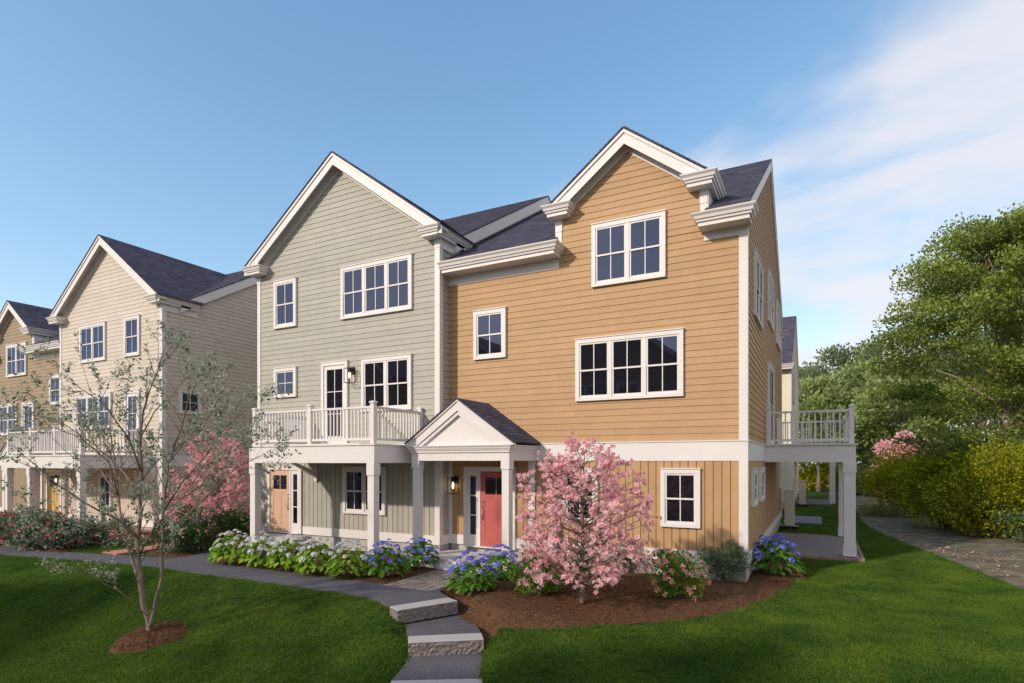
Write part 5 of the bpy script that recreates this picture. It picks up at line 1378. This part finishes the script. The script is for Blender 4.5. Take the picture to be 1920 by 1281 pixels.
for x_, hg_, sd_, l_ in ((-38, 13.6, 'taupe', 'brown gabled house opposite, mirrored in the sage balcony windows'), (-26, 13.2, 'taupe', 'brown gabled house opposite, mirrored in the small tan window'), (-14, 13.8, 'taupe', 'brown gabled house opposite, mirrored in the tan triple window'), (-2, 13.2, 'taupe', 'brown gabled house opposite, behind the photographer')):
    facing_house(x_, hg_, sd_, l_)

# ================================================================== GRASS
def grass_clump(name, n, h, spread):
    P = np.stack([rng.normal(0, spread, n), rng.normal(0, spread, n), np.zeros(n)], -1)
    A = np.stack([rng.normal(0, .42, n), rng.normal(0, .42, n), np.ones(n)], -1); A = unit(A)
    L = rng.uniform(h*.5, h*1.15, n)[:, None]; S = unit(np.cross(A, rng.normal(size=(n, 3))))*.0024
    mid = P+A*L*.55; tip = P+A*L+np.stack([A[:, 0], A[:, 1], np.full(n, -.2)], -1)*L*.35
    V = np.stack([P-S, P+S, mid+S*.8, mid-S*.8, tip], 1).reshape(-1, 3); k = np.arange(n)[:, None]*5
    T = np.concatenate([k+[0, 1, 2], k+[0, 2, 3], k+[3, 2, 4]], 1).reshape(-1, 3)
    o = fast_mesh(name, V, T, M['blade'], None, np.repeat(rng.random(n), 3)); col.objects.unlink(o); return o
clump = grass_clump('grass_clump', 46, .052, .042)
ng = bpy.data.node_groups.new('grass_scatter', 'GeometryNodeTree')
ng.interface.new_socket('Geometry', in_out='INPUT', socket_type='NodeSocketGeometry'); ng.interface.new_socket('Geometry', in_out='OUTPUT', socket_type='NodeSocketGeometry')
gi = ng.nodes.new('NodeGroupInput'); go = ng.nodes.new('NodeGroupOutput')
dp = ng.nodes.new('GeometryNodeDistributePointsOnFaces'); ip = ng.nodes.new('GeometryNodeInstanceOnPoints'); oi = ng.nodes.new('GeometryNodeObjectInfo')
oi.inputs['Object'].default_value = clump; oi.inputs['As Instance'].default_value = True
na = ng.nodes.new('GeometryNodeInputNamedAttribute'); na.data_type = 'FLOAT'; na.inputs['Name'].default_value = 'density'
rv = ng.nodes.new('FunctionNodeRandomValue'); rv.data_type = 'FLOAT_VECTOR'; rv.inputs[0].default_value = (-.12, -.12, 0); rv.inputs[1].default_value = (.12, .12, 6.28)
rs = ng.nodes.new('FunctionNodeRandomValue'); rs.data_type = 'FLOAT'; rs.inputs[2].default_value = .7; rs.inputs[3].default_value = 1.2
ng.links.new(gi.outputs[0], dp.inputs['Mesh']); ng.links.new(na.outputs[0], dp.inputs['Density'])
ng.links.new(dp.outputs['Points'], ip.inputs['Points']); ng.links.new(oi.outputs['Geometry'], ip.inputs['Instance'])
ng.links.new(rv.outputs[0], ip.inputs['Rotation']); ng.links.new(rs.outputs[1], ip.inputs['Scale']); ng.links.new(ip.outputs[0], go.inputs[0])
src = lawn.data.copy(); src.name = 'grass'
co = np.empty(len(src.vertices)*3, np.float32); src.vertices.foreach_get('co', co); co = co.reshape(-1, 3)
depth = -SN*co[:, 0]+CS*co[:, 1]; lat = np.abs(CS*co[:, 0]+SN*co[:, 1])
vis = (depth > 5.5) & (lat < depth*.93+1.0) & (depth < 34)
dn = np.where(vis, np.clip(190*(10/np.maximum(depth, 6))**1.3, 26, 230), 0)
dn = np.where(np.hypot(co[:, 0]-YT[0], co[:, 1]-YT[1]) < .56, 0, dn)
at = src.attributes.new('density', 'FLOAT', 'POINT'); at.data.foreach_set('value', dn.astype(np.float32))
grass = bpy.data.objects.new('grass', src); col.objects.link(grass)
md = grass.modifiers.new('scatter', 'NODES'); md.node_group = ng
tag(grass, 'short mown green grass covering the lawns', 'grass', kind='stuff')
